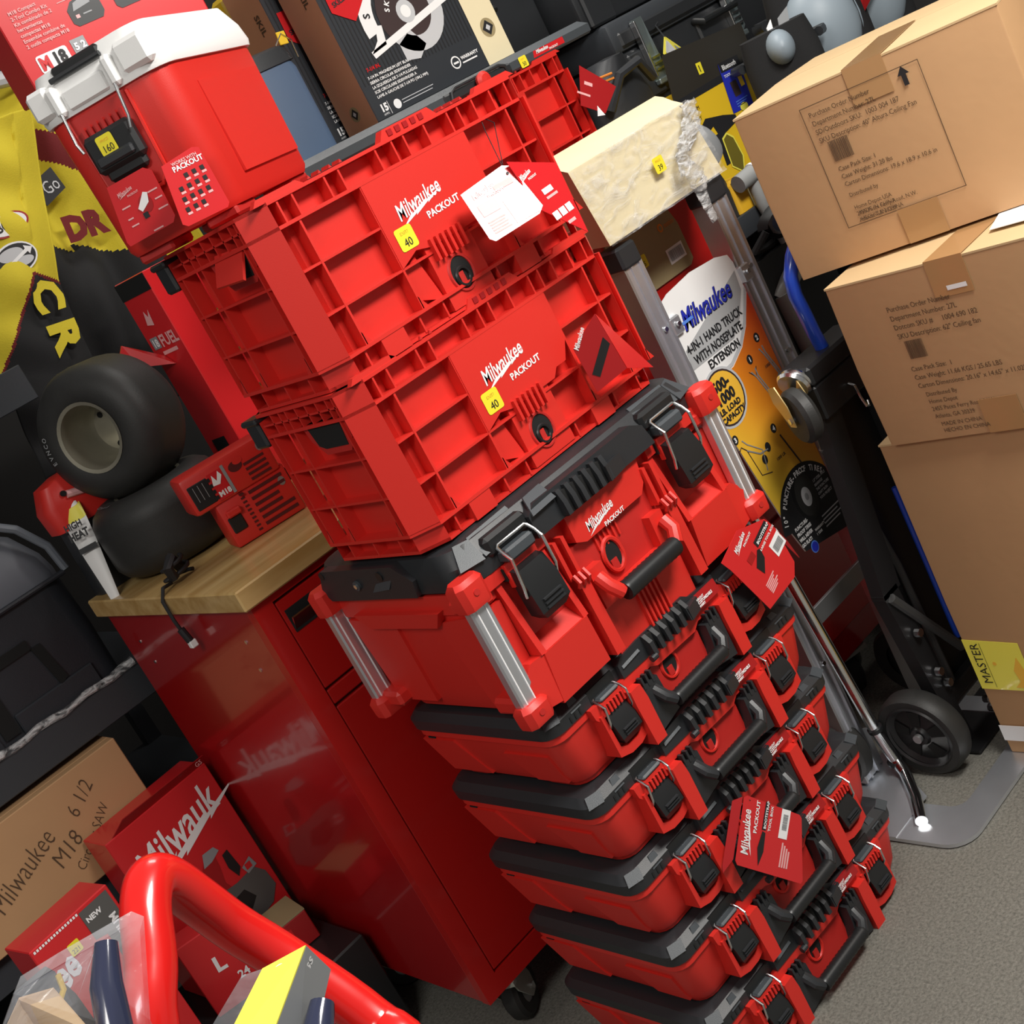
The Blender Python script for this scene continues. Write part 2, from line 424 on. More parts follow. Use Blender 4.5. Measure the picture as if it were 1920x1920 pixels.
# ------------------------------------------------------------------ short tool box (pitch 0.15)
def short_box(label, group):
    t = thing('tool_box', label, 'tool box', (.183, 0, 0), 0, group)
    b = MB()
    b.loft([rrect(-.262, .262, .004, .338, .03, .011), rrect(-.270, .270, -.004, .348, .03, .03), rrect(-.283, .283, -.014, .357, .03, .098),
            rrect(-.2885, .2885, -.018, .361, .03, .101), rrect(-.2885, .2885, -.018, .361, .03, .1135)], 'red')
    for y0, y1 in ((.006, .125), (.235, .338)):
        b.loft([rrect(-.256, .256, y0 + .004, y1, .03, .0005), rrect(-.262, .262, y0, y1 + .002, .03, .014)], 'red')
    for sx in (-1, 1):       # side relief: raised trapezoids and a dark slot
        def X(z, o=.0): return sx * (.268 + (z - .03) * .22 + o)
        for pts in ([(.225, .016), (.335, .016), (.350, .092), (.262, .092)], [(.03, .016), (.105, .016), (.14, .075), (.03, .075)]):
            b.slab([(X(z, -.004), y, z) for y, z in pts], (sx * .009, 0, 0), 'red')
        b.box(X(.094) - .004 * sx if sx > 0 else X(.094) - .002, X(.094) + .002 if sx > 0 else X(.094) + .004, .315, .335, .090, .095, 'void')
    # band under the lid and the middle front
    b.xz([(-.212, .1135), (-.21, .095), (-.205, .088), (-.128, .088), (-.122, .096), (-.07, .096), (-.055, .088), (.045, .084), (.06, .094), (.122, .092), (.128, .088), (.205, .088), (.21, .095), (.212, .1135)], -.030, .0, 'red')
    for s in (-1, 1):
        x = .121 * s - .006
        b.xz([(x - .013, .0965), (x + .011, .0965), (x + .014, .07), (x + .013, -.004), (x - .012, -.004), (x - .014, .07)], -.046, .0, 'red')
        x = .1675 * s
        b.xz([(x - .036, .095), (x - .036, .02), (x - .012, .012), (x + .012, .012), (x + .036, .02), (x + .036, .095), (x + .029, .095), (x + .027, .034), (x + .012, .026), (x - .012, .026), (x - .027, .034), (x - .029, .095)], -.034, .0, 'red')
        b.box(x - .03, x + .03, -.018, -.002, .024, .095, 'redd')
        b.box(x - .022, x + .022, -.0325, -.016, .095, .110, 'void')
        for k in range(6):
            xx = x - .0215 + k * .0082
            b.box(xx, xx + .0042, -.0365, -.030, .090, .1055, 'red')
        b.box(x - .024, x + .024, -.0345, -.03, .1055, .112, 'red')
    b.xz(([(x, z) for x, z in ((-.068, .006), (.056, .006), (.058, .078), (.046, .088), (-.056, .092), (-.07, .086))]), -.020, -.0, 'redd')
    # oval key hole: raised red collar, dark bore
    n = 28
    ov = [(-.026 + .0185 * math.cos(2 * PI * i / n), .070 + .0225 * math.sin(2 * PI * i / n)) for i in range(n)]
    b.tube([(x, -.021, z) for x, z in ov], .0032, 'red', 6, closed=True)
    b.poly([(x, -.0208, z) for x, z in ov[::-1]], 'void')
    b.box(-.036, -.024, -.0235, -.021, .052, .068, 'redd')
    b.build('body', t)
    l = MB()
    l.loft([rrect(-.2915, .2915, -.021, .365, .03, .114), rrect(-.2925, .2925, -.022, .366, .03, .134), rrect(-.281, .281, -.008, .353, .026, .1465), rrect(-.262, .262, .012, .338, .02, .148)], 'black')
    for s in (-1, 1):
        l.slab([(s * .2895, -.010, .131), (s * .264, -.0215, .131), (s * .254, -.0095, .1452), (s * .279, .002, .1452)], (s * .0015, -.003, .002), 'dgrey')
    for s in (-1, 1):        # small facets and grip marks near the corners
        l.slab([(s * .240, -.020, .128), (s * .216, -.020, .128), (s * .216, -.010, .1455), (s * .231, -.010, .1455)], (0, -.003, .001), 'dgrey')
        for k in range(3):
            l.box(s * .235 + k * .011 - .011, s * .235 + k * .011 - .008, -.0225, -.018, .117, .127, 'grip')
    # raised centre with the finger comb
    l.xz([(-.128, .114), (-.128, .137), (-.118, .1455), (-.072, .149), (.05, .149), (.063, .140), (.128, .136), (.128, .114), (.045, .112), (-.06, .112)], -.032, .012, 'black')
    l.slab([(-.122, -.033, .128), (-.078, -.033, .131), (-.078, -.02, .1485), (-.118, -.02, .145)], (0, -.002, .001), 'dgrey')
    l.box(-.062, .042, -.038, -.03, .114, .146, 'void')
    for k in range(6):
        x = -.064 + k * .0195
        l.slab([(x, -.033, .113), (x, -.049, .113), (x, -.047, .136), (x, -.036, .1485), (x, -.03, .1485)], (.0085, 0, 0), 'black')
    l.slab([(.036, -.033, .113), (.036, -.050, .112), (.072, -.040, .112), (.072, -.033, .113)], (0, 0, .022), 'black')
    l.cyl((-.073, -.046, .112), (-.061, -.046, .112), .0055, 'black', 10)
    for s in (-1, 1):
        x = .1675 * s
        l.box(x - .0225, x + .0225, -.036, -.010, .112, .1195, 'dgrey', b=.003)
        l.box(x - .03, x + .03, -.022, .004, .114, .137, 'grip')
    l.build('lid', t)
    la = MB()
    la.slab([(.064, -.0415, .113), (.126, -.0385, .111), (.126, -.0345, .134), (.064, -.0375, .1345)], (0, .006, 0), 'cardredd')
    d = ((.062, .003, -.001), (0, .15, 1))
    la.text('HEIGHT', (.067, -.0402, .1265), d, .0055, 'white', bold=.03, lift=.0016)
    la.text('CUSTOMIZABLE', (.067, -.0409, .1205), d, .0068, 'white', bold=.04, sx=.82, lift=.0016)
    la.text('INSERT', (.067, -.0414, .1152), d, .0050, 'white', bold=.04, lift=.0016)
    lo = la.build('label_strip', t); lo['label'] = 'red label strip with white words'
    for s in (-1, 1): latch(t, .1675 * s, -.026, .121, .0265, .088, .052)
    h = MB()
    for s in (-1, 1):
        h.xz([(s * .104 - .006, .084), (s * .068 - .006, .084), (s * .066 - .006, .052), (s * .056 - .006, .012), (s * .104 - .006, .003)], -.040, -.019, 'black')
        for k in range(3):
            x = s * (.078 + k * .011) - .006
            h.box(x - .0022, x + .0022, -.041, -.031, .078, .099, 'black')
        h.tube([(s * .082 - .006, -.034, .066), (s * .078 - .006, -.05, .050), (s * .066 - .006, -.054, .037)], .0105, 'black', 10)
    prof = []
    for k in range(29):
        prof += [(.0125 + (.0012 if k % 2 else 0), -.066 + k * .132 / 28)]
    h.lathe(prof, 'grip', 14, Matrix.Translation((-.006, -.054, .036)) @ Matrix.Rotation(R(90), 4, 'Y'), (1, 1))
    h.build('carry_handle', t)
    return t

G5 = 'black lidded tool boxes in the tall stack'
sb = short_box('black lidded red tool box on the carpet, lowest of the tall stack', G5)
for i, lab in enumerate(('second black lidded red tool box up from the carpet in the stack',
                         'middle one of the five equal black lidded red tool boxes in the stack',
                         'black lidded red tool box second below the big tool box',
                         'black lidded red tool box directly under the big tool box')):
    dup(sb, (.183 + (.002, -.002, .001, .0)[i], (.0, .002, -.001, .001)[i], .15 * (i + 1)), lab)

# ------------------------------------------------------------------ large tool box
def large_box():
    t = thing('large_tool_box', 'big deep red tool box with black lid and aluminium corner bars, under the two crates', 'tool box', (.174, 0, .745))
    b = MB()
    b.loft([rrect(-.262, .262, .018, .335, .03, .0115), rrect(-.272, .272, .004, .345, .03, .05), rrect(-.284, .284, -.006, .36, .03, .20), rrect(-.289, .289, -.014, .372, .03, .205), rrect(-.289, .289, -.014, .372, .03, .239)], 'red')
    for sx in (-1, 1):
        def X(z, o=0.): return sx * (.272 + (z - .05) * .08 + o)
        b.slab([(X(z, -.01), y, z) for y, z in ((.06, .215), (.30, .215), (.275, .188), (.085, .188))], (sx * .026, 0, 0), 'red')
        b.slab([(X(z, -.012), y, z) for y, z in ((.0, .013), (.085, .013), (.10, .19), (.0, .20))], (sx * .018, 0, 0), 'red')
        b.slab([(X(z, -.012), y, z) for y, z in ((.345, .03), (.24, .03), (.215, .19), (.345, .20))], (sx * .018, 0, 0), 'red')
        # feet ends that carry the lower caps
        b.box(min(sx * .26, sx * .300), max(sx * .26, sx * .300), -.034, .05, .030, .058, 'red', b=.006)
        b.box(min(sx * .26, sx * .300), max(sx * .26, sx * .300), .31, .375, .030, .058, 'red', b=.006)
        b.box(min(sx * .255, sx * .298), max(sx * .255, sx * .298), -.030, .03, .208, .232, 'red', b=.005)
    # front wings with stepped lower slope, latch pockets
    for s in (-1, 1):
        x = .187 * s
        xi, xo = x - .052 * s, x + .09 * s
        b.slab([(x - .05, -.046, .10), (x + .05, -.046, .10), (x + .056, -.040, .015), (x - .056, -.040, .015)], (0, .05, 0), 'red')
        b.slab([(x - .047, -.044, .098), (x + .047, -.044, .098), (x + .047, -.012, .124), (x - .047, -.012, .124)], (0, .008, -.006), 'red')
        for e in (-1, 1):
            b.slab([(x + e * .044, -.045, .10), (x + e * .044, -.020, .225), (x + e * .044, 0, .225), (x + e * .044, 0, .10)], (e * .011, 0, 0), 'red')
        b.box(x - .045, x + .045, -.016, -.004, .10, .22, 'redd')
        b.slab([(s * .30, -.036, .030), (s * .30, -.036, .062), (s * .262, -.036, .098), (s * .236, -.043, .100), (s * .236, -.040, .018)], (0, .03, 0), 'red')
        b.xz([(s * .292, .03), (s * .245, .03), (s * .243, .2), (s * .292, .2)], -.018, .0, 'red')
        b.box(x - .036, x + .036, -.031, -.01, .218, .238, 'void')
        for k in range(7):
            xx = x - .0335 + k * .0098
            b.box(xx, xx + .005, -.0365, -.028, .206, .229, 'red')
        b.box(x - .034, x + .034, -.0355, -.028, .226, .243, 'red')
        b.xz([(s * .302, .243), (s * .13, .243), (s * .13, .222), (s * .302, .222)], -.026, .0, 'red')
        # toothed hinge beside the handle plate
        xh = .112 * s
        b.slab([(xh - .008, -.047, .015), (xh + .012, -.047, .015), (xh + .012, -.044, .155), (xh - .008, -.044, .155)], (0, .05, 0), 'red')
        b.box(xh - .017, xh - .010, -.040, -.02, .155, .222, 'red'); b.box(xh + .002, xh + .009, -.040, -.02, .155, .222, 'red')
        for k in range(3):
            b.tube([(xh - .012 + k * .011, -.044, .162), (xh - .012 + k * .011, -.052, .150), (xh - .012 + k * .011, -.046, .142)], .004, 'red', 6)
    # logo panel, keyhole panel, lower ribbed plate
    b.xz([(-.082, .243), (.10, .243), (.092, .20), (.078, .186), (-.062, .186), (-.082, .196)], -.034, .0, 'red')
    b.xz([(-.104, .015), (.104, .015), (.104, .19), (-.104, .19)], -.022, .0, 'redd')
    b.xz([(-.092, .150), (-.060, .150), (-.058, .098), (.062, .098), (.064, .150), (.094, .150), (.094, .082), (-.092, .082)], -.040, -.02, 'red')
    b.slab([(-.098, -.030, .08), (.098, -.030, .08), (.098, -.026, -.030), (-.098, -.026, -.030)], (0, .008, 0), 'red')
    for k in range(6):
        x = -.022 + k * .010
        b.box(x, x + .0042, -.034, -.028, -.012, .070, 'red')
        b.box(x - .02, x - .0165, -.026, -.02, .156, .182, 'red')
    n = 28
    ov = [(-.022 + .0195 * math.cos(2 * PI * i / n), .138 + .0275 * math.sin(2 * PI * i / n)) for i in range(n)]
    b.tube([(x, -.026, z) for x, z in ov], .0042, 'red', 6, closed=True)
    b.poly([(x, -.0255, z) for x, z in ov[::-1]], 'void')
    b.box(-.034, -.020, -.028, -.025, .114, .132, 'redd')
    logo(b, (-.052, -.034, .196), FRONT, .070)
    b.build('body', t)
    l = MB()
    l.loft([rrect(-.290, .290, -.028, .385, .05, .244), rrect(-.292, .292, -.030, .388, .05, .276), rrect(-.282, .282, -.014, .375, .05, .300), rrect(-.255, .255, .012, .34, .04, .3095)], 'black')
    l.xz([(-.145, .243), (-.145, .280), (-.125, .293), (.11, .293), (.135, .28), (.145, .243), (.04, .243), (-.085, .243)], -.042, .0, 'black')
    l.slab([(-.142, -.047, .278), (-.088, -.047, .280), (-.086, -.020, .304), (-.125, -.020, .302)], (0, -.003, .001), 'dgrey')
    for s in (-1, 1):
        l.slab([(s * .238, -.031, .270), (s * .15, -.031, .272), (s * .15, -.006, .304), (s * .238, -.006, .302)], (0, -.003, .002), 'dgrey')
        l.slab([(s * .284, -.02, .270), (s * .242, -.032, .268), (s * .238, -.008, .300), (s * .262, .002, .302)], (0, -.004, .002), 'dgrey')
        x = .187 * s
        l.box(x - .030, x + .030, -.052, -.02, .245, .266, 'dgrey', b=.004)
        l.box(x - .045, x + .045, -.036, .0, .262, .294, 'grip', b=.006)
    l.box(-.082, .02, -.048, -.04, .243, .282, 'void')
    for k in range(6):
        x = -.086 + k * .0205
        l.slab([(x, -.042, .246), (x, -.057, .246), (x, -.056, .268), (x, -.050, .288), (x, -.04, .288)], (.009, 0, 0), 'black')
    l.slab([(.016, -.042, .245), (.016, -.058, .245), (.062, -.048, .245), (.062, -.046, .243)], (0, 0, .026), 'black')
    # left and right rails with rivets
    for sx in (-1, 1):
        l.yz([(.09, .244), (.34, .244), (.355, .262), (.33, .300), (.12, .300), (.08, .272)], sx * .270, sx * .300, 'black')
        l.cyl((sx * .298, .16, .285), (sx * .302, .16, .285), .008, 'grip', 12)
        l.cyl((sx * .298, .235, .272), (sx * .304, .235, .272), .0085, 'dgrey', 12)
        l.cyl((sx * .300, .235, .272), (sx * .306, .235, .272), .004, 'wire', 10)
        l.cyl((sx * .294, .33, .292), (sx * .301, .33, .292), .007, 'grip', 12)
        l.slab([(sx * .300, .20, .258), (sx * .300, .15, .262), (sx * .296, .12, .292), (sx * .296, .165, .286)], (sx * .002, 0, 0), 'dgrey')
    l.build('lid', t)
    for s in (-1, 1): latch(t, .187 * s, -.046, .276, .0345, .132, .088)
    g = MB()
    for s in (-1, 1):
        g.tube([(s * .084, -.046, .135), (s * .083, -.06, .118), (s * .070, -.066, .098)], .012, 'red', 10)
    prof = [(.0155 + (.001 if k % 2 else 0), -.066 + k * .132 / 24) for k in range(25)]
    g.lathe(prof, 'grip', 16, Matrix.Translation((0, -.066, .096)) @ Matrix.Rotation(R(90), 4, 'Y'), (1, 1))
    g.build('carry_handle', t)
    for sx in (-1, 1):
        for yy in (-.028, .368):
            p = MB()
            X = sx * .292
            p.box(X - .0185, X + .0185, yy - .010, yy + .010, .050, .228, 'alu', b=.003)
            for k in (-1, 1): p.box(X + k * .0085 - .001, X + k * .0085 + .001, yy - .0112, yy - .009, .05, .228, 'white')
            po = p.build('corner_bar', t); po['label'] = 'grooved aluminium corner bar'
            for z0, z1 in ((.222, .268), (.018, .054)):
                c = MB()
                c.loft([octo(X - .025, X + .025, yy - .020, yy + .018, .008, z0), octo(X - .026, X + .026, yy - .022, yy + .02, .009, z0 + .006), octo(X - .027, X + .027, yy - .022, yy + .02, .009, z1 - .008), octo(X - .022, X + .022, yy - .016, yy + .014, .008, z1)], 'red')
                c.cyl((X, yy - .0215, (z0 + z1) / 2), (X, yy - .0235, (z0 + z1) / 2), .0052, 'redd', 12)
                c.build('bar_cap', po)
    return t
large_box()

# ------------------------------------------------------------------ crate
def crate(label, loc, group, folded, n_sticker):
    t = thing('storage_crate', label, 'crate', loc, 0, group)
    b = MB()
    W, D, C = .285, .300, .036
    def O(i, z): return octo(-W + i, W - i, i, D - i, C, z)
    b.loft([O(.024, .004), O(.024, .262)], 'red', (1, 0))
    b.loft([O(.028, .262), O(.028, .010)], 'red', (0, 1))
    b.ring(O(.024, 0), O(.028, 0), .2615, .263, 'red')
    for z0, z1, i in ((.0, .005, .006), (.030, .035, 0), (.095, .0985, .002), (.162, .1655, .002), (.227, .232, 0), (.263, .268, .0)):
        b.ring(O(i, 0), O(.0245, 0), z0, z1, 'red')
    # chamfered corner posts
    for sx in (-1, 1):
        for y0, sy in ((0, 1), (D, -1)):
            pts = [(sx * (W - C), y0), (sx * W, y0 + sy * C), (sx * (W - .0245), y0 + sy * (C + .002)), (sx * (W - C - .002), y0 + sy * .0245)]
            b.xy(pts, .0335, .232, 'red'); b.xy(pts, .228, .268, 'red')
            pts2 = [(p[0] - sx * .006, p[1] + sy * .006) for p in pts[:2]] + pts[2:]
            b.xy(pts2, .0, .032, 'red')
    # upright ribs, front and back
    for y0, y1 in ((.0015, .026), (D - .026, D - .0015)):
        for x in (-.213, -.098, .118, .215, .262):
            b.box(x - .0018, x + .0018, y0, y1, .034, .230, 'red')
            b.slab([(x, y0, .055), (x, y0, .034), (x + .012, y0, .034)], (0, y1 - y0, 0), 'red')
        for x in (-.232, -.205, -.145, -.118, -.045, -.012, .012, .055, .105, .128, .16, .20, .235):
            b.box(x - .0016, x + .0016, y0, y1, .230, .266, 'red')
        for x in (-.22, -.16, -.11, -.06, .06, .11, .16, .22):
            b.box(x - .0016, x + .0016, y0 + .003, y1, .003, .033, 'red')
        for x in (-.19, .10):
            b.box(x, x + .045, y0 - .0005, y1, .0, .034, 'red')
    for sx in (-1, 1):
        a, c = sx * (W - .026), sx * (W - .0015)
        for y in (.052, .185, .25):
            b.box(min(a, c), max(a, c), y - .0016, y + .0016, .034, .230, 'red')
            b.slab([(c, y, .06), (c, y, .034), (c, y + .013, .034)], (a - c, 0, 0), 'red')
        for y in (.045, .062, .09, .12, .15, .18, .20, .225):
            b.box(min(a, c), max(a, c), y - .0014, y + .0014, .230, .266, 'red')
        b.box(min(a, c), max(a, c), .04, .26, .246, .249, 'red')
        for y in (.08, .15, .22):
            b.box(min(a, c - sx * .004), max(a, c - sx * .004), y - .0016, y + .0016, .003, .033, 'red')
        # hand hold under the rim
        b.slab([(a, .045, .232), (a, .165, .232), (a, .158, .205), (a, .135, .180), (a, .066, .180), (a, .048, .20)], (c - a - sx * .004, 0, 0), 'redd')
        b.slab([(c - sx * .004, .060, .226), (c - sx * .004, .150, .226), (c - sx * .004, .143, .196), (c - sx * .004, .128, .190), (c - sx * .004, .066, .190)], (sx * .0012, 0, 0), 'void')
    # logo panel with key hole below
    b.xz([(-.098, .230), (.118, .230), (.118, .150), (.098, .118), (.075, .118), (.062, .105), (-.035, .105), (-.062, .112), (-.098, .098)], .0004, .026, 'red')
    b.xz([(-.098, .09), (-.062, .104), (-.048, .034), (-.06, .034), (-.098, .05)], .012, .026, 'red')
    b.xz([(-.046, .112), (.046, .112), (.048, .006), (-.046, .006)], .0045, .026, 'red')
    for k in range(6):
        x = -.036 + k * .0118
        b.box(x, x + .005, -.006, .006, .082, .116, 'red')
        b.box(x + .005, x + .0118, .003, .0046, .084, .112, 'redd')
    n = 28
    ov = [(-.003 + .0225 * math.cos(2 * PI * i / n), .050 + .0275 * math.sin(2 * PI * i / n)) for i in range(n)]
    b.tube([(x, .0045, z) for x, z in ov], .003, 'redd', 6, closed=True)
    b.poly([(x, .0037, z) for x, z in ov[::-1]], 'void')
    b.tube([(x * .55 - .003, .002, .044 + (z - .05) * .5) for x, z in ov], .003, 'grip', 6, closed=True)
    b.box(-.012, -.002, .0018, .004, .030, .052, 'redd')
    # raised comb on the front rim
    b.xz([(-.030, .267), (-.018, .282), (.075, .282), (.088, .267)], .001, .016, 'red')
    for k in range(5):
        b.box(-.012 + k * .016, -.003 + k * .016, -.0006, .002, .270, .279, 'cardredd')
    for x in (-.24, .20):
        b.xz([(x - .03, .267), (x - .022, .276), (x + .05, .276), (x + .062, .267)], .001, .012, 'red')
    for x in (-.17, -.15, -.13, -.11, .10, .12, .14):
        b.slab([(x, .002, .269), (x + .006, .002, .269), (x + .003, .002, .274)], (0, .02, 0), 'redd')
    logo(b, (-.064, .0004, .157), FRONT, .098)
    b.build('body', t)
    for sx in (-1, 1):
        k = MB()
        k.box(min(sx * .262, sx * .289), max(sx * .262, sx * .289), .268, .306, .214, .258, 'black', b=.004)
        k.box(min(sx * .262, sx * .293), max(sx * .262, sx * .293), .262, .309, .254, .264, 'black', b=.003)
        ko = k.build('corner_clip', t); ko['label'] = 'black plastic clip on the rear corner'
    if folded:
        f = MB()
        f.slab([(-.279, .060, .232), (-.279, .140, .236), (-.301, .140, .196), (-.301, .062, .192)], (.003, 0, -.003), 'red')
        fo = f.build('handle_flap', t); fo['label'] = 'folded red flap in the hand hold'
    p = MB(); price(p, (n_sticker, .0004, .134), FRONT, .034, '40')
    po = p.build('price_sticker', t, smooth=0); po['label'] = 'small yellow price sticker reading 40'
    return t
GC = 'red ribbed storage crates stacked on the tool boxes'
crate('ribbed red crate resting on the black lid of the big tool box', (.166, .0, 1.0555), GC, False, -.066)
crate('upper ribbed red crate under the cooler, with the white hang tag', (.166, .0, 1.325), GC, True, -.068)

# ------------------------------------------------------------------ hang tags
def flatten(P, d):
    c = sum(P, Vector()) / len(P); n = Vector()
    for i in range(len(P)): n += (P[i] - c).cross(P[(i + 1) % len(P)] - c)
    n.normalize()
    z = Vector(d[0]).normalized().cross(Vector(d[1]))
    if n.dot(z) < 0: n = -n
    Q = [p - n * n.dot(p - c) for p in P]
    x = Vector(d[0]); x = (x - n * n.dot(x)).normalized()
    FLAT[:] = [c, n]
    return Q, n, (x, n.cross(x))

FLAT = []
def onflat(o):
    o = Vector(o); return o - FLAT[1] * FLAT[1].dot(o - FLAT[0])

def taghung(name, label, parent_pts, d, draw, mcol='cardred', thick=.0008, string=None):
    # a stiff card given by its 3D outline; d = (text direction, up); draw prints on its face
    P = [Vector(p) for p in parent_pts]
    P, n, d = flatten(P, d)
    t = thing(name, label, 'tag', P[0][:])
    mb = MB(Matrix.Translation(-P[0]))
    mb.slab([p[:] for p in P], (n * -thick)[:], mcol)
    draw(mb, d)
    mb.build('card', t, smooth=0)
    if string:
        s = MB(Matrix.Translation(-P[0])); s.tube(string, .0007, 'ink', 5)
        so = s.build('string', t); so['label'] = 'thin black string'
    return t

def leaf(t, name, pts, d, draw, mcol):
    P, n, d = flatten([Vector(p) for p in pts], d)
    mb = MB(Matrix.Translation(-Vector(t.location)))
    mb.slab([p[:] for p in P], (n * -.0008)[:], mcol); draw(mb, d)
    return mb.build(name, t, smooth=0)

dA = ((.0868, -.0291, -.0005), (.02, .37, .9))
A0 = Vector((.1978, -.0313, 1.4753))
def drawA(mb, d):
    A0_ = onflat(A0)
    F = fr(A0_, *d)
    logo(mb, F @ Vector((.012, -.018, 0)), d, .042)
    mb.rect(.010, .040, -.048, -.028, A0_, d, 'cardredd'); mb.rect(.048, .088, -.080, -.040, A0_, d, 'white')
    mb.rect(.048, .080, -.022, -.012, A0_, d, 'pink')
    for k in range(5): mb.rect(.010, .040 - .003 * (k % 2), -.060 - k * .0045, -.0575 - k * .0045, A0_, d, 'pink')
    mb.disc(.080, -.006, .0022, .0022, A0_, d, 'ink', lift=.0012)
tA = taghung('hang_tag', 'large glossy folded hang tag tied to the upper crate', [(.1978, -.0313, 1.4753), (.2742, -.0540, 1.4837), (.2844, -.0605, 1.4775), (.2787, -.0924, 1.4065), (.2667, -.0918, 1.399), (.1895, -.0666, 1.3953), (.1847, -.0616, 1.4022)], dA, drawA,
             string=[(.329, .004, 1.552), (.318, -.006, 1.535), (.272, -.0575, 1.474), (.285, -.046, 1.485), (.346, -.001, 1.541), (.338, .004, 1.552)])
dA2 = ((.97, .25, 0), (0, 0, 1))
def drawA2(mb, d):
    o = onflat((.2522, -.0989, 1.4834))
    logo(mb, fr(o, *d) @ Vector((.030, -.028, 0)), d, .032)
    mb.rect(.056, .082, -.064, -.055, o, d, 'white'); mb.rect(.056, .086, -.072, -.068, o, d, 'pink')
    for k in range(3): mb.rect(.045 + k * .018, .060 + k * .018, -.105, -.092, o, d, 'white')
    mb.rect(.065, .085, -.12, -.115, o, d, 'pink')
l2 = leaf(tA, 'second_leaf', [(.2745, -.0560, 1.4834), (.3738, -.0676, 1.4493), (.3434, -.0754, 1.3343), (.279, -.0916, 1.4064)], dA2, drawA2, 'cardred')

dB = ((.86, -.5, 0), (-.1, .0, 1))
def drawB(mb, d):
    o = onflat((.2638, -.0274, 1.1869))
    mb.text('Milwaukee', fr(o, *d) @ Vector((.006, -.006, 0)), d, .012, 'white', sx=.7, shear=.3, bold=.02, rot=50)
    mb.shape([(.01, -.05), (.05, -.005), (.056, -.02), (.02, -.06)], o, d, 'void')
tB = taghung('hang_tag', 'dark red folded hang tag standing open on the lower crate', [(.3088, -.0575, 1.2204), (.2638, -.0274, 1.1869), (.2727, -.0233, 1.1073), (.3227, -.0537, 1.1185)], dB, drawB, 'cardredd')
dB2 = ((.97, -.2, 0), (0, .2, .97))
leaf(tB, 'second_leaf', [(.3095, -.0577, 1.2200), (.3832, -.0454, 1.0902), (.3240, -.0536, 1.1180)], dB2, lambda mb, d: None, 'cardred')

dC = ((.86, 0, .33), (-.33, -.02, .90))
C0 = Vector((.328, -.06, .767))
def drawC(mb, d):
    C0_ = onflat(C0)
    F = fr(C0_, *d)
    logo(mb, F @ Vector((.020, -.028, 0)), d, .042)
    mb.rect(.060, .108, -.062, -.048, C0_, d, 'ink', rot=0); mb.text('BOOTSTRAP', F @ Vector((.064, -.059, 0)), d, .008, 'white', bold=.03, lift=.0014)
    mb.text('LARGE TOOL BOX', F @ Vector((.060, -.072, 0)), d, .0065, 'white', bold=.03)
    mb.shape([(.030, -.078), (.055, -.062), (.062, -.066), (.056, -.084), (.034, -.100)], C0_, d, 'grip')
    mb.rect(.026, .046, -.066, -.052, C0_, d, 'cardredd')
    mb.rect(.078, .112, -.112, -.082, C0_, d, 'white'); barcode(mb, fr(C0_, *d) @ Vector((.082, -.106, 0)), d, .026, .016, 'greycard')
    for k in range(6): mb.rect(.018, .050 - (k % 3) * .005, -.115 - k * .004, -.1125 - k * .004, C0_, d, 'pink')
tC = taghung('hang_tag', 'red folded hang tag with barcode below the big tool box right corner', [(.318, -.055, .757), (.380, -.062, .781), (.448, -.060, .762), (.462, -.060, .735), (.470, -.062, .662), (.455, -.060, .640), (.372, -.060, .630), (.330, -.060, .735)], dC, drawC)
leaf(tC, 'second_leaf', [(.449, -.059, .762), (.462, -.060, .735), (.472, -.062, .662), (.502, -.035, .690), (.488, -.02, .765), (.452, -.02, .79)], ((.5, .7, 0), (0, 0, 1)), lambda mb, d: mb.text('Milwaukee', onflat((.458, -.052, .705)), d, .014, 'white', sx=.7, shear=.3, bold=.02), 'cardredd')

dD = ((.081, 0, .069), (-.59, -.05, .80))
D0 = Vector((.052, -.070, .362))
def drawD(mb, d):
    D0_ = onflat(D0)
    F = fr(D0_, *d)
    logo(mb, F @ Vector((.012, -.030, 0)), d, .075)
    mb.rect(.058, .104, -.064, -.054, D0_, d, 'ink'); mb.text('BOOTSTRAP', F @ Vector((.060, -.062, 0)), d, .008, 'white', bold=.03, lift=.0014)
    mb.text('TOOL BOX', F @ Vector((.058, -.074, 0)), d, .008, 'white', bold=.03)
    mb.shape([(.0, -.058), (.028, -.050), (.056, -.056), (.054, -.064), (.024, -.066)], D0_, d, 'grip')
    mb.rect(.052, .100, -.118, -.096, D0_, d, 'white'); barcode(mb, F @ Vector((.066, -.113, 0)), d, .026, .012, 'greycard')
    for k in range(4): mb.rect(.006, .046 - k * .004, -.112 - k * .006, -.108 - k * .006, D0_, d, 'pink')
tD = taghung('hang_tag', 'red hang tag hanging over the handle of a lower short tool box', [(.055, -.069, .358), (.129, -.071, .426), (.137, -.071, .424), (.218, -.070, .318), (.219, -.070, .310), (.160, -.070, .225), (.154, -.070, .224), (.054, -.070, .350)], dD, drawD,
             string=[(.136, -.0715, .416), (.150, -.060, .395), (.135, -.045, .405)])
leaf(tD, 'second_leaf', [(.129, -.068, .428), (.055, -.066, .360), (.030, -.058, .352), (.036, -.058, .362), (.112, -.06, .432)], dD, lambda mb, d: None, 'cardredd')

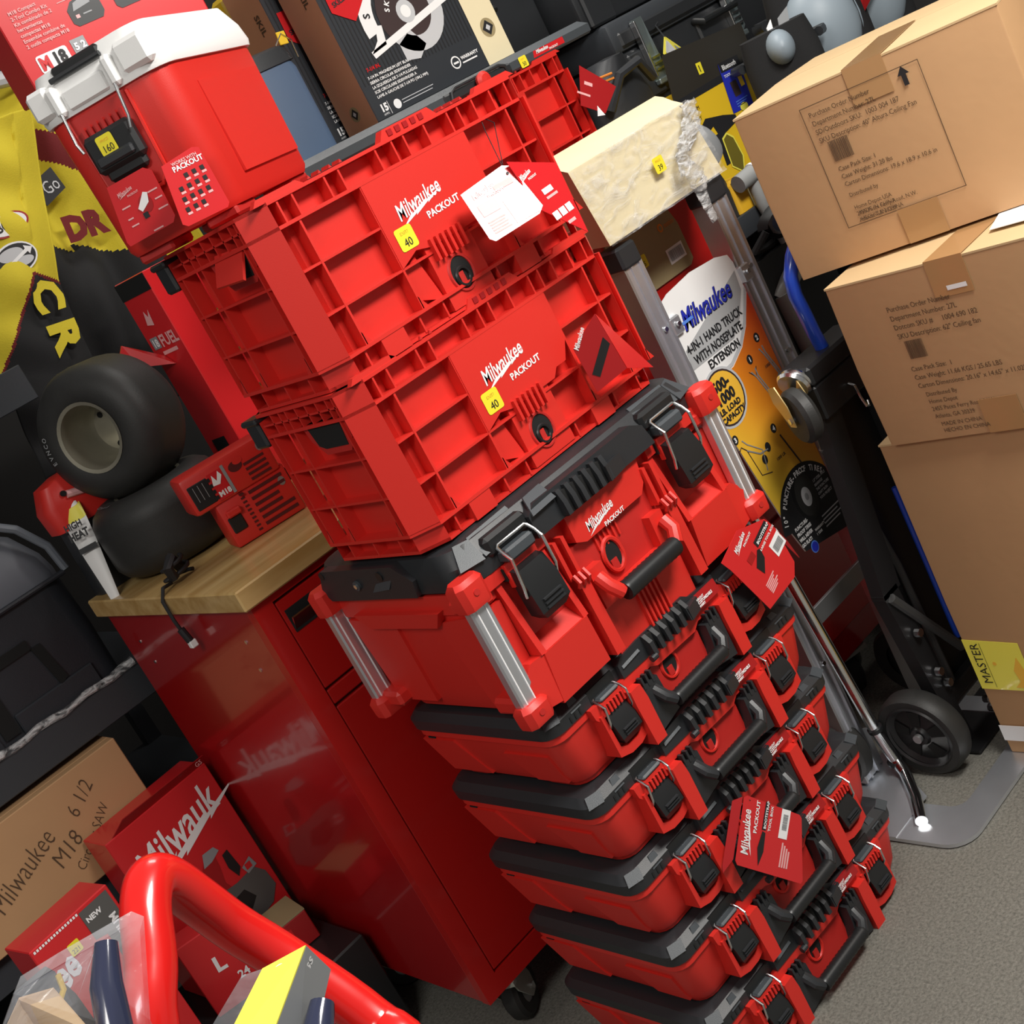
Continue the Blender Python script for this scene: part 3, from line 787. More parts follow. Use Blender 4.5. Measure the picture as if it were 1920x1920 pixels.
# ------------------------------------------------------------------ cooler on the upper crate
def cooler():
    t = thing('cooler', 'red hard cooler with white lid resting on the upper crate', 'cooler', (-.083, .06, 1.5945), 34)
    W, D = .330, .208
    b = MB()
    b.loft([rrect(.012, W - .012, .010, D - .010, .03, .014), rrect(.006, W - .006, .004, D - .004, .036, .024), rrect(0, W, 0, D, .038, .195), rrect(0, W, 0, D, .038, .217)], 'red')
    for x0, x1, y0, y1 in ((.02, .09, .015, .07), (.24, .31, .015, .07), (.02, .09, .13, .19), (.24, .31, .13, .19)):
        b.box(x0, x1, y0, y1, .0, .016, 'redd', b=.004)
    b.slab([(.075, -.0012, .05), (.075, -.0012, .185), (.295, -.0012, .185), (.288, -.0012, .05)], (0, .004, 0), 'red')
    # recess round the latch on the narrow face
    b.tube([(-.0005, .165, .212), (-.0005, .160, .10), (-.0005, .145, .085), (-.0005, .085, .085), (-.0005, .070, .10), (-.0005, .065, .212)], .0035, 'red', 6)
    b.box(-.0035, .004, .068, .162, .088, .212, 'redd')
    for k in range(7): b.box(-.009, .0, .080 + k * .011, .085 + k * .011, .175, .196, 'redd')
    b.build('body', t)
    l = MB()
    l.loft([rrect(-.005, W + .005, -.005, D + .005, .04, .217), rrect(-.007, W + .007, -.007, D + .007, .04, .226), rrect(-.004, W + .004, -.004, D + .004, .04, .250), rrect(.010, W - .010, .010, D - .010, .03, .283), rrect(.02, W - .02, .02, D - .02, .03, .285)], 'whitep')
    l.box(-.0125, .01, -.003 + .005, .052, .226, .268, 'whitep', b=.006); l.box(-.0125, .01, .168, D - .004, .226, .268, 'whitep', b=.006)
    for y in (.066, .162): l.box(-.016, .004, y - .008, y + .008, .220, .262, 'whitep', b=.005)
    l.box(.004, .03, .074, .156, .262, .2835, 'grip', b=.004)
    l.cyl((-.002, .072, .268), (-.002, .158, .268), .004, 'black', 10); l.box(-.010, .004, .080, .150, .222, .250, 'whitep', b=.003)
    l.build('lid', t)
    Ml = Matrix.Translation((-.002, .115, 0)) @ Matrix.Rotation(R(-90), 4, 'Z')
    p = MB(Ml)
    p.box(-.040, .040, -.020, .0, .128, .182, 'grip', b=.006); p.box(-.030, .030, -.026, -.015, .136, .15, 'black', b=.003)
    p.box(-.033, .033, -.014, .0, .114, .136, 'grip', b=.005)
    po = p.build('latch', t)
    for s in (-1, 1):
        w = MB(Ml); w.tube([(s * .047, -.006, .248), (s * .047, -.010, .232), (s * .0455, -.020, .180), (s * .041, -.022, .165)], .0023, 'wire', 8)
        w.build('bail_wire', po)
    pr = MB(Ml); price(pr, (-.004, -.0205, .162), FRONT, .027, '160', 'PRICE')
    pr.build('price_sticker', t, smooth=0)['label'] = 'yellow price sticker reading 160'
    return t
cooler()
d1 = ((.6018, -.7986, 0), (0, 0, 1))
T0 = Vector((-.1871, .1748, 1.7081))
def drawT1(mb, d):
    T0_ = onflat(T0)
    F = fr(T0_, *d)
    logo(mb, F @ Vector((.008, -.020, 0)), d, .026, 'pink')
    mb.disc(.040, -.042, .010, .012, T0_, d, 'cardredd'); mb.shape([(.026, -.044), (.044, -.027), (.050, -.030), (.045, -.042), (.030, -.050)], T0_, d, 'white', lift=.0012)
    mb.rect(.028, .036, -.060, -.052, T0_, d, 'ink', lift=.001)
    for a, b2, y in ((.004, .018, -.034), (.004, .013, -.050), (.004, .016, -.060), (.050, .066, -.030), (.055, .067, -.042), (.052, .068, -.056), (.030, .046, -.078)):
        mb.rect(a, b2, y - .002, y, T0_, d, 'pink')
tT = taghung('hang_tag', 'red hang tag with white flag drawing below the cooler latch', [(-.1871, .1748, 1.7081), (-.150, .1257, 1.7085), (-.1442, .1179, 1.7000), (-.1458, .1201, 1.6340), (-.150, .1257, 1.6269), (-.1951, .1856, 1.6254), (-.1965, .1870, 1.632)], d1, drawT1)
d2 = ((.986, -.165, 0), (0, 0, 1))
U0 = Vector((-.1553, .0590, 1.6965))
def drawT2(mb, d):
    U0_ = onflat(U0)
    F = fr(U0_, *d)
    mb.text('WORKS WITH', F @ Vector((.008, -.008, 0)), d, .006, 'pink', bold=.03); mb.text('PACKOUT', F @ Vector((.006, -.016, 0)), d, .010, 'white', bold=.03)
    for r in range(4):
        for c in range(4):
            if (r, c) in ((3, 3), (0, 0)): continue
            x, y = .004 + c * .0125 - r * .003, -.028 - r * .0135
            mb.rect(x, x + .006, y, y + .006, U0_, d, 'grip'); mb.rect(x, x + .007, y - .004, y - .001, U0_, d, 'pink')
taghung('hang_tag', 'red hang tag with a grid of tiny product pictures on the cooler corner', [(-.1603, .0608, 1.6947), (-.110, .0524, 1.700), (-.1014, .0509, 1.6963), (-.1011, .0509, 1.6155), (-.106, .052, 1.6105), (-.168, .0620, 1.6118), (-.1738, .063, 1.617)], d2, drawT2, 'cardred')

# ------------------------------------------------------------------ red kit carton on the cooler lid
def kit_box():
    t = thing('kit_carton', 'red tool kit carton with white plate reading M18 on the cooler lid', 'box', (-.124, .338, 1.8805), -12)
    b = MB(); b.box(0, .300, 0, .125, 0, .235, 'cardred', b=.002)
    o = (0, -.0002, 0)
    b.shape(rrect(.022, .072, .020, .045, .004, 0, 2) and [(p[0], p[1]) for p in rrect(.022, .072, .018, .044, .004, 0, 2)], o, FRONT, 'white')
    b.text('M', (.0245, -.0005, .0225), FRONT, .025, 'cardred', sx=.85, bold=.05, lift=.0014); b.text('18', (.0455, -.0005, .0225), FRONT, .025, 'ink', sx=.85, bold=.05, lift=.0014)
    b.rect(.080, .103, .026, .046, o, FRONT, 'greycard'); b.text('5 2', (.083, -.0005, .030), FRONT, .014, 'white', bold=.04, lift=.0014)
    b.text('2691-22', (.026, -.0005, .0035), FRONT, .0125, 'white', bold=.03)
    tlines(b, ['M18 Compact', '2-Tool Combo Kit', 'Kit combinado de 2', 'herramientas', 'compactas M18', 'Ensemble combine de', '2 outils compacts M18'], (.020, -.0005, .108), FRONT, .0075, 'pink', 1.12, bold=.02)
    b.text('FITS ALL M18 BATTERIES', (.128, -.0005, .020), FRONT, .0075, 'white', bold=.02)
    for x in (.100, .172):
        b.shape([(x + .000, .064), (x + .006, .058), (x + .046, .058), (x + .052, .066), (x + .052, .084), (x + .042, .100), (x + .010, .094), (x, .084)], o, FRONT, 'grip')
        b.shape([(x + .008, .080), (x + .038, .084), (x + .034, .096), (x + .013, .091)], o, FRONT, 'greycard', lift=.0012)
        b.rect(x + .008, x + .014, .069, .074, o, FRONT, 'pink', lift=.0012); b.rect(x + .02, x + .034, .071, .073, o, FRONT, 'greycard', lift=.0012)
    b.rect(.092, .200, .0985, .0995, o, FRONT, 'pink')
    b.build('carton', t, smooth=0)
    s = MB(); s.shape([(.085, .118), (.128, .098), (.142, .118), (.140, .165), (.083, .165)], (0, -.0008, 0), FRONT, 'white'); s.rect(.10, .13, .135, .142, (0, -.0012, 0), FRONT, 'greycard')
    s.build('paper_slip', t, smooth=0)['label'] = 'white paper slip stuck on the front'
kit_box()

# ------------------------------------------------------------------ third crate and black tray behind
src = bpy.data.objects['storage_crate']
c3 = dup(src, (.790, .50, 1.3255), 'ribbed red crate partly hidden behind the stack, under the black tray')
for ch in list(c3.children):
    if ch.name.startswith('price_sticker'): bpy.data.objects.remove(ch)
c3.rotation_euler = (0, 0, 0)
taghung('hang_tag', 'dark red hang tag poking out from the crate behind, near the wrapped carton', [(1.075, .49, 1.548), (1.130, .47, 1.474), (1.066, .47, 1.436), (1.02, .48, 1.475)], ((.98, -.2, 0), (0, .1, 1)),
        lambda mb, d: (mb.rect(.004, .024, -.03, -.022, onflat((1.075, .482, 1.535)), d, 'pink', rot=-40), mb.rect(-.012, .02, -.055, -.05, onflat((1.075, .481, 1.535)), d, 'pink', rot=-40), mb.shape([(.0, -.105), (.014, -.085), (.02, -.11)], onflat((1.045, .475, 1.545)), d, 'white')), 'cardredd')

def tray():
    t = thing('tool_tray', 'long black tool tray with red name label on the rear crate', 'tray', (.33, .50, 1.597))
    b = MB()
    b.loft([[(0, .004, 0), (.83, .004, 0), (.83, .27, 0), (0, .27, 0)], [(-.004, .0, .004), (.834, .0, .004), (.834, .274, .004), (-.004, .274, .004)], [(-.004, .0, .020), (.834, .0, .020), (.834, .274, .020), (-.004, .274, .020)], [(.008, .016, .033), (.822, .016, .033), (.822, .25, .033), (.008, .25, .033)]], 'dgrey')
    b.box(.375, .575, -.004, .02, .002, .022, 'black', b=.004)
    b.tube([(.390, -.004, .002), (.395, -.006, .020), (.41, -.004, .026), (.54, -.004, .026), (.555, -.006, .020), (.56, -.004, .002)], .004, 'black', 8)
    b.build('body', t)
    k = MB(); k.lathe([(.0, .0), (.017, .002), (.019, .010), (.012, .016), (0, .017)], 'red', 18, Matrix.Translation((.475, -.012, .012)) @ Matrix.Rotation(R(90), 4, 'X')); k.build('release_knob', t)['label'] = 'round red release knob'
    n = MB()
    n.slab([(.645, -.001, .006), (.745, -.001, .006), (.745, -.001, .0195), (.650, -.001, .0195)], (0, .002, 0), 'cardred')
    n.text('Milwaukee', (.655, -.0012, .0115), FRONT, .011, 'white', sx=.8, shear=.3, bold=.03); n.text('PACKOUT', (.695, -.0012, .0075), FRONT, .006, 'white', bold=.03)
    n.build('name_label', t, smooth=0)['label'] = 'red name label with white lettering'
    p = MB(); price(p, (.612, -.0012, .010), FRONT, .023, '50'); p.build('price_sticker', t, smooth=0)['label'] = 'yellow price sticker reading 50'
tray()

# ------------------------------------------------------------------ saw cartons on the tray
def saw_print(b, cx, cz, k, o):
    # circular saw picture: upper guard, blade, foot plate, lower guard
    def S(pts, m, lift): b.shape([(cx + x * k, cz + y * k) for x, y in pts], o, FRONT, m, lift=lift)
    arc = lambda r, a0, a1, n, ox=0, oy=0: [(ox + r * math.cos(R(a0 + (a1 - a0) * i / n)), oy + r * math.sin(R(a0 + (a1 - a0) * i / n))) for i in range(n + 1)]
    S(arc(.62, 0, 360, 30), 'maroonp', .0008)
    def sector(r0, r1, a0, a1, ox, m, lift):
        A = arc(r0, a0, a1, 14, ox); B = arc(r1, a0, a1, 14, ox)
        for i in range(14): S([A[i], B[i], B[i + 1], A[i + 1]], m, lift)
    sector(.70, 1.0, 60, 190, 0, 'white', .0010)
    sector(.45, .72, -150, 5, .1, 'greycardl', .0011)
    S([(-.45, -.45), (-.1, -.30), (.10, -.62), (-.15, -.80), (-.45, -.74)], 'greycardl', .0011)
    S([(-1.05, -.50), (-1.08, -.38), (1.18, .06), (1.22, -.06)], 'white', .0013)
    S([(-1.08, -.42), (-.85, -.25), (-.75, -.02), (-.62, -.05), (-.7, -.36)], 'white', .0013)
    S(arc(.20, 0, 360, 18), 'greycardl', .0014); S(arc(.11, 0, 360, 14), 'white', .0016)
    S([(.55, .0), (.62, .32), (.95, .36), (1.0, .12)], 'greycardl', .0014)
    S([(.62, .36), (.62, .72), (1.0, .80), (1.2, .45), (1.05, .30)], 'cardredd', .0014)
    for i in range(9):
        a = 160 - i * 17
        b.text('SKILSAW '[i % 8], (o[0] + cx + .34 * k * math.cos(R(a)), o[1], o[2] + cz + .34 * k * math.sin(R(a))), FRONT, .14 * k, 'white', rot=a - 90, bold=.03, align='CENTER', lift=.0018)
    for i, ch in enumerate('SKIL'):
        a = 168 - i * 30
        b.text(ch, (o[0] + cx + .78 * k * math.cos(R(a)), o[1], o[2] + cz + .78 * k * math.sin(R(a))), FRONT, .19 * k, 'ink', rot=a - 90, bold=.03, align='CENTER', lift=.0018)

def saw_box(label, loc, rz, full):
    t = thing('saw_carton', label, 'box', loc, rz, None)
    b = MB()
    W, D, H = .405, .105, .40
    b.box(0, W, 0, D, 0, H, 'skil', b=.002)
    o = (0, -.0003, 0)
    for k in range(34): b.rect(.01 + k * .0095, .0125 + k * .0095, .07, .30 + (k % 3) * .02, o, FRONT, 'ink', lift=.0004)
    b.rect(.325, W - .001, .001, H - .001, o, FRONT, 'cream')
    L0 = (-.0003, D, 0)
    b.rect(.0, D, .0, H - .002, L0, LEFT, 'wood2')
    b.text('SKIL', (-.0006, .040, .285), ((0, 0, -1), (0, -1, 0)), .022, 'pen', bold=.03)
    for (oo, dd, x, z, r) in ((o, FRONT, .366, .070, .016), (L0, LEFT, .050, .035, .012)):
        b.disc(x, z, r * 1.25, r * 1.25, oo, dd, 'tan', lift=.0008); b.shape([(x - r, z), (x, z - r), (x + r, z), (x, z + r)], oo, dd, 'ink', lift=.0012)
        b.shape([(x - r * .45, z), (x, z - r * .45), (x + r * .45, z), (x, z + r * .45)], oo, dd, 'greycardl', lift=.0016)
    saw_print(b, .185, .165, .115, o)
    b.shape([(.018, .215), (.062, .185), (.108, .222), (.095, .27), (.02, .27)], o, FRONT, 'cardred', lift=.0016)
    b.text('SKILSAW', (.028, -.0004, .222), FRONT, .014, 'ink', bold=.03, lift=.002, rot=10)
    b.text('7-1/4 IN.', (.030, -.0004, .092), FRONT, .010, 'cardred', bold=.03)
    tlines(b, ['7-1/4 IN. MAGNESIUM LEFT BLADE', 'SIERRA CIRCULAR SIDEWINDER', 'LA IZQUIERDA DE 7-1/4 PULGADAS', 'SCIE CIRCULAIRE SIDEWINDER A', 'LAME A GAUCHE DE 7-1/4 PO (184,2 MM)'], (.024, -.0004, .078), FRONT, .0078, 'white', 1.22, bold=.02)
    b.text('15', (.018, -.0004, .014), FRONT, .020, 'white', bold=.05); b.text('AMPS', (.020, -.0004, .006), FRONT, .006, 'white')
    b.disc(.062, .016, .0095, .0095, o, FRONT, 'white'); b.rect(.076, .165, .018, .0195, o, FRONT, 'greycardl'); b.rect(.076, .160, .012, .0135, o, FRONT, 'greycardl'); b.rect(.040, .041, .004, .03, o, FRONT, 'white')
    b.disc(.245, .036, .013, .013, o, FRONT, 'white'); b.disc(.245, .036, .010, .010, o, FRONT, 'skil', lift=.001); b.rect(.238, .252, .033, .037, o, FRONT, 'white', lift=.0014); b.text('WARRANTY', (.262, -.0004, .036), FRONT, .009, 'white', bold=.04); b.rect(.262, .305, .028, .031, o, FRONT, 'white')
    b.build('carton', t, smooth=0)
    return t
saw_box('black saw carton with white saw picture and cream edge, facing forward on the black tray', (.580, .555, 1.6305), 0, True)
saw_box('dim dark saw carton standing behind the forward facing one', (.548, .672, 1.6305), 2, False)

# slate blue bag next to the cooler
def blue_case():
    t = thing('vinyl_case', 'slate blue vinyl case with black top between cooler and saw cartons', 'case', (.365, .585, 1.6305))
    b = MB(); b.loft([rrect(.0, .135, 0, .075, .02, 0), rrect(.0, .135, 0, .075, .02, .16), rrect(.004, .128, .004, .07, .02, .185)], 'denim'); b.build('body', t)
    k = MB(); k.loft([rrect(-.002, .137, -.002, .077, .02, .175), rrect(.0, .131, .0, .073, .02, .203), rrect(.01, .12, .01, .065, .02, .208)], 'black'); k.build('top', t)
    w = MB(); w.tube([(.105, .0, .206), (.125, -.004, .222), (.140, -.004, .205), (.139, -.002, .172)], .0014, 'wire', 6); w.build('wire_loop', t)
    g = MB(); g.box(.092, .112, -.003, .0, .214, .238, 'yel', b=.001, M4=Matrix.Rotation(R(6), 4, 'Y')); g.build('ticket', t)['label'] = 'small yellow ticket on a wire'
blue_case()

# ------------------------------------------------------------------ red rolling cabinet with butcher block top
def caster(parent, x, y, swing, wheel_r=.058):
    Mx = Matrix.Translation((x, y, 0)) @ Matrix.Rotation(R(swing), 4, 'Z')
    f = MB(Mx)
    for s in (-1, 1): f.slab([(-.030, s * .026, .122), (.034, s * .026, .122), (.050, s * .026, .075), (.044, s * .026, .042), (.018, s * .026, .042), (-.02, s * .026, .09)], (0, s * .003, 0), 'casterg')
    f.box(-.045, .045, -.040, .040, .120, .1295, 'casterg')
    fo = f.build('caster', parent); fo['label'] = 'swivel caster with grey fork and black tyre'
    w = MB(Mx)
    Mw = Matrix.Translation((.030, 0, wheel_r)) @ Matrix.Rotation(R(90), 4, 'X')
    w.lathe([(.030, -.019), (wheel_r - .008, -.019), (wheel_r, -.012), (wheel_r, .012), (wheel_r - .008, .019), (.030, .019)], 'rubber', 28, Mw)
    w.lathe([(0, -.016), (.031, -.016), (.034, .016), (0, .016)], 'alud', 20, Mw)
    w.cyl((.030, -.034, wheel_r), (.030, .034, wheel_r), .007, 'wire', 10)
    w.build('wheel', fo)

def cabinet():
    t = thing('tool_cabinet', 'red rolling tool cabinet with drawers under the butcher block top', 'cabinet', (-.195, .483, 0), 0)
    W, D = 1.27, .650
    b = MB()
    b.box(0, W, .022, D, .130, 1.024, 'cab', b=.003)
    b.xz([(0, .130), (W, .130), (W, .172), (.041, .172), (.041, 1.010), (W, 1.010), (W, 1.024), (0, 1.024)], 0, .024, 'cabf')
    b.box(.041, W, .012, .024, .17, 1.01, 'redg')
    for y, z in ((.09, .955), (.10, .895), (.56, .955), (.55, .905)): b.cyl((.001, y, z), (-.0015, y, z), .004, 'wire', 8)
    b.build('body', t)
    for x0, x1, z0, z1, nm in ((.044, .64, .826, 1.004, 'drawer'), (.646, 1.25, .826, 1.004, 'drawer'), (.044, .64, .792, .821, 'rail_panel'), (.646, 1.25, .792, .821, 'rail_panel'), (.044, .64, .176, .786, 'door'), (.646, 1.25, .176, .786, 'door')):
        p = MB(); p.box(x0, x1, .002, .016, z0, z1, 'cabf', b=.002)
        if nm == 'drawer': p.box(x0 + .008, x1 - .01, .0005, .004, .940, .984, 'void')
        po = p.build(nm, t)
        if nm == 'drawer':
            h = MB(); h.slab([(x0 + .010, .002, .942), (x1 - .012, .002, .942), (x1 - .012, -.010, .960), (x1 - .012, .001, .976), (x0 + .010, .001, .976), (x0 + .010, -.010, .960)][0:2] + [(x1 - .012, -.011, .968), (x0 + .010, -.011, .968)], (0, .003, .002), 'chrome')
            h.build('pull_strip', po)['label'] = 'bright metal pull strip'
    for x, y, a in ((.075, .055, 35), (.052, .47, -20), (W - .07, .055, 10), (W - .07, D - .09, 0)): caster(t, x, y, a)
    return t
cabinet()
w = MB(); w.box(-.212, 1.09, .466, 1.142, 1.0255, 1.0655, 'wood', b=.003)
tag(w.build('worktop'), 'pale butcher block worktop lying on the red rolling cabinet', 'worktop')

# ------------------------------------------------------------------ tall red carton with FUEL lettering
def fuel_box():
    t = thing('tool_carton', 'tall red carton lettered FUEL standing on the worktop behind the tires', 'box', (.205, 1.0, 1.0665), 14.5)
    b = MB()
    b.box(0, .26, 0, .100, 0, .527, 'cardred', b=.002)
    b.rect(0, .1, .488, .525, (-.0003, .1, 0), LEFT, 'grip')
    d = LEFT
    b.text('FUEL', (-.0004, .060, .372), d, .036, 'pink', sx=.72, bold=.03); b.rect(.012, .036, .372, .398, (-.0003, .1, 0), d, 'greycard'); b.text('18', (-.0004, .086, .376), d, .024, 'white', sx=.8, bold=.03)
    b.rect(.030, .078, .355, .363, (-.0003, .1, 0), d, 'pink'); b.shape([(.030, .425), (.04, .455), (.046, .44), (.056, .455), (.05, .42)], (-.0003, .1, 0), d, 'pink')
    b.rect(.02, .062, .02, .15, (-.0003, .1, 0), d, 'grip')
    b.shape([(.070, .395), (.082, .395), (.084, .455), (.072, .46)], (0, -.0003, 0), FRONT, 'white')
    b.build('carton', t, smooth=0)
    f = MB(); f.slab([(-.002, .050, .33), (-.075, .07, .36), (-.095, .08, .40), (-.075, .085, .415), (-.002, .070, .355)], (0, .003, 0), 'cardredd')
    f.build('open_flap', t)['label'] = 'loose dark red flap'
fuel_box()

# ------------------------------------------------------------------ kart tires
def kart_tire(label, center, axis, grp):
    t = thing('kart_tire', label, 'tire', center, 0, grp)
    z = Vector(axis).normalized(); x = Vector((0, 0, 1)).cross(z)
    x = x.normalized() if x.length > .01 else Vector((1, 0, 0))
    y = z.cross(x)
    Mx = Matrix((x, y, z)).transposed().to_4x4()
    Rt, h = .140, .076
    m = MB(Mx)
    m.lathe([(.069, h - .012), (.072, h + .001), (.085, h + .006), (.110, h + .002), (.128, h - .010), (.1385, h - .028), (Rt, h - .045), (Rt, -h + .045), (.1385, -h + .028), (.128, -h + .01), (.11, -h - .002), (.085, -h - .006), (.072, -h), (.069, -h + .012)], 'rubber', 48)
    for i, ch in enumerate('BURRIS'[:5]): pass
    F = Mx @ Matrix.Translation((0, 0, h + .0045))
    dX = (Mx.to_3x3() @ Vector((1, 0, 0)), Mx.to_3x3() @ Vector((0, 1, 0)))
    mt = MB()
    a0 = 190
    for i, ch in enumerate('EVNCO'):
        a = a0 - i * 7
        mt.text(ch, Mx @ Vector((.101 * math.cos(R(a)), .101 * math.sin(R(a)), h + .0035)), dX, .013, 'greycard', rot=a - 90, bold=.02, align='CENTER', lift=.0012)
    m.v += []; o = m.build('tread', t)
    mo = mt.build('sidewall_lettering', o, smooth=0)
    r = MB(Mx)
    r.lathe([(.0705, h - .004), (.0735, h + .003), (.066, h + .001), (.063, h - .016), (.060, -.005), (.052, -.016), (.0, -.018)], 'rim', 40)
    r.lathe([(.0, -.017), (.0, -.0165), (.020, -.0165), (.0205, -.017)], 'void', 20, Matrix.Translation((.028, .024, 0)))
    for a in (250, 20, 130): r.lathe([(.0, -.0145), (.006, -.0145), (.0065, -.016)], 'void', 10, Matrix.Translation((.040 * math.cos(R(a)), .040 * math.sin(R(a)), 0)))
    r.lathe([(.0715, -h + .01), (.0735, -h), (.066, -h), (.062, -.02)], 'rim', 40)
    r.build('wheel_rim', t)['label'] = 'grimy metal wheel rim'
    return t
kart_tire('smooth black kart tire standing upright with its rim facing left', (-.018, 1.015, 1.3555), (-.763, -.433, .07), None)
kart_tire('black kart tire lying flat on the worktop under the upright tire', (-.030, .985, 1.1500), (.01, .0, 1), None)

# ------------------------------------------------------------------ red battery charger
def charger():
    t = thing('battery_charger', 'red double battery charger with vents on the worktop by the crates', 'charger', (-.0524, .7135, 1.0665), -14.5)
    b = MB()
    b.box(0, .152, 0, .075, 0, .100, 'red', b=.006, seg=2)
    b.box(-.038, .145, -.008, .078, .092, .168, 'red', b=.008, seg=2)
    b.box(-.030, .012, -.0095, -.004, .100, .150, 'grip', b=.002)
    for k in range(3): b.box(-.020 + k * .010, -.019 + k * .010, -.0102, -.009, .115, .145, 'greycard')
    for k in range(4): b.box(.008, .016, -.0105, -.006, .103 + k * .012, .110 + k * .012, 'grip')
    b.box(.014, .042, -.0092, -.006, .098, .152, 'cardred'); b.rect(.044, .050, .098, .155, (0, -.0085, 0), FRONT, 'greycard')
    b.text('M18', (.018, -.0093, .104), FRONT, .014, 'white', bold=.04); b.shape([(.016, .128), (.022, .148), (.027, .134), (.036, .150), (.040, .140), (.030, .126)], (0, -.0093, 0), FRONT, 'white')
    for k in range(10): b.box(.050 + (k > 3) * .000, .058, -.0015 - .007 * (k > 8), .003, .010 + k * .0085, .0135 + k * .0085, 'redg')
    for k in range(6): b.box(.068, .140 - .02 * (k in (2, 3)), -.0016, .003, .012 + k * .0135, .018 + k * .0135, 'redg')
    for k in range(4): b.box(.085, .128, -.0092, -.006, .100 + k * .0105, .105 + k * .0105, 'redg')
    b.disc(.070, .140, .014, .010, (0, -.0082, 0), FRONT, 'redg', rot=0); b.disc(.078, .147, .010, .006, (0, -.0082, 0), FRONT, 'red', lift=.0012)
    b.box(.008, .036, -.004, .002, .028, .060, 'grip', b=.002); b.box(.010, .04, -.012, .003, .060, .074, 'red', b=.003)
    for x, z in ((.128, .150), (.134, .070)): b.disc(x, z, .007, .009, (0, -.0084 if z > .09 else -.0002, 0), FRONT, 'alud', lift=.001)
    b.box(.150, .156, .01, .05, .06, .085, 'grip')
    b.build('body', t)
    return t
chg = charger()
c = MB()
c.tube([(-.150 + .030 * math.cos(a * .55) * (1 - .012 * a), .790 + .022 * math.sin(a * .55), 1.071 + .0016 * a) for a in range(0, 24)], .0042, 'ink', 8)
c.tube([(-.135, .800, 1.085), (-.150, .785, 1.112), (-.172, .768, 1.100), (-.166, .775, 1.08)], .011, 'ink', 8)
c.tube([(-.175, .780, 1.074), (-.200, .765, 1.078), (-.2175, .755, 1.060), (-.221, .748, 1.02), (-.219, .748, .995)], .0036, 'ink', 8)
c.cyl((-.219, .748, 1.0), (-.2165, .744, .972), .0075, 'ink', 10)
c.box(-.2225, -.2075, .736, .750, .958, .973, 'whitep', b=.002)
co = c.build('power_cord', chg); bpy.context.view_layer.update(); co.matrix_parent_inverse = chg.matrix_world.inverted(); co['label'] = 'coiled black cord with plug hanging over the edge'

# ------------------------------------------------------------------ tube and bag at the cabinet edge
k = thing('adhesive_tube', 'white squeezed adhesive tube leaning beside the flat tire', 'tube', (-.213, 1.02, 1.066))
P0, P1 = Vector((.012, -.01, .0)), Vector((.060, .075, .205))
def flatsec(p, w, th, n=14): return [(p.x + w * math.cos(2 * PI * i / n) * .84, p.y + w * math.cos(2 * PI * i / n) * -.54 + th * math.sin(2 * PI * i / n) * .8, p.z + th * .2 * math.sin(2 * PI * i / n)) for i in range(n)]
m = MB()
q = lambda f: P0.lerp(P1, f)
m.loft([flatsec(q(0), .010, .003), flatsec(q(.2), .014, .008), flatsec(q(.5), .020, .014), flatsec(q(.78), .024, .018), flatsec(q(.80), .024, .018)], 'whitep')
m.loft([flatsec(q(.80), .0245, .0185), flatsec(q(.93), .0245, .0185)], 'yelb')
dk = ((.84, -.54, 0), (.25, .35, 1))
m.text('HIGH', q(.70) + Vector((-.026, -.002, .004)), dk, .020, 'ink', bold=.04, sx=.75, lift=.012); m.text('HEAT', q(.60) + Vector((-.026, -.002, .004)), dk, .022, 'ink', bold=.05, sx=.75, lift=.012)
m.rect(-.018, .020, -.008, .004, q(.50), dk, 'ink', lift=.014)
m.build('tube_body', k)
m = MB(); m.loft([flatsec(q(.93), .020, .015), flatsec(q(1.02), .018, .012)], 'whitep'); m.build('cap', k)

# ------------------------------------------------------------------ racing jacket hanging behind
def cloth(fn, fm, nu, nv, name, parent):
    me = MB(); vs = []; 
    for j in range(nv + 1):
        for i in range(nu + 1): vs.append(fn(i / nu, j / nv))
    k = 0; buckets = {}
    for j in range(nv):
        for i in range(nu):
            a = j * (nu + 1) + i
            c = [sum(vs[q2][t2] for q2 in (a, a + 1, a + nu + 2, a + nu + 1)) / 4 for t2 in range(3)]
            buckets.setdefault(fm(*c), []).append((a, a + 1, a + nu + 2, a + nu + 1))
    me.v = vs
    for m2, fs in buckets.items():
        i = me.mi(m2); me.f += fs; me.fm += [i] * len(fs)
    o = me.build(name, parent, smooth=80)
    s = o.modifiers.new('thick', 'SOLIDIFY'); s.thickness = .004
    return o

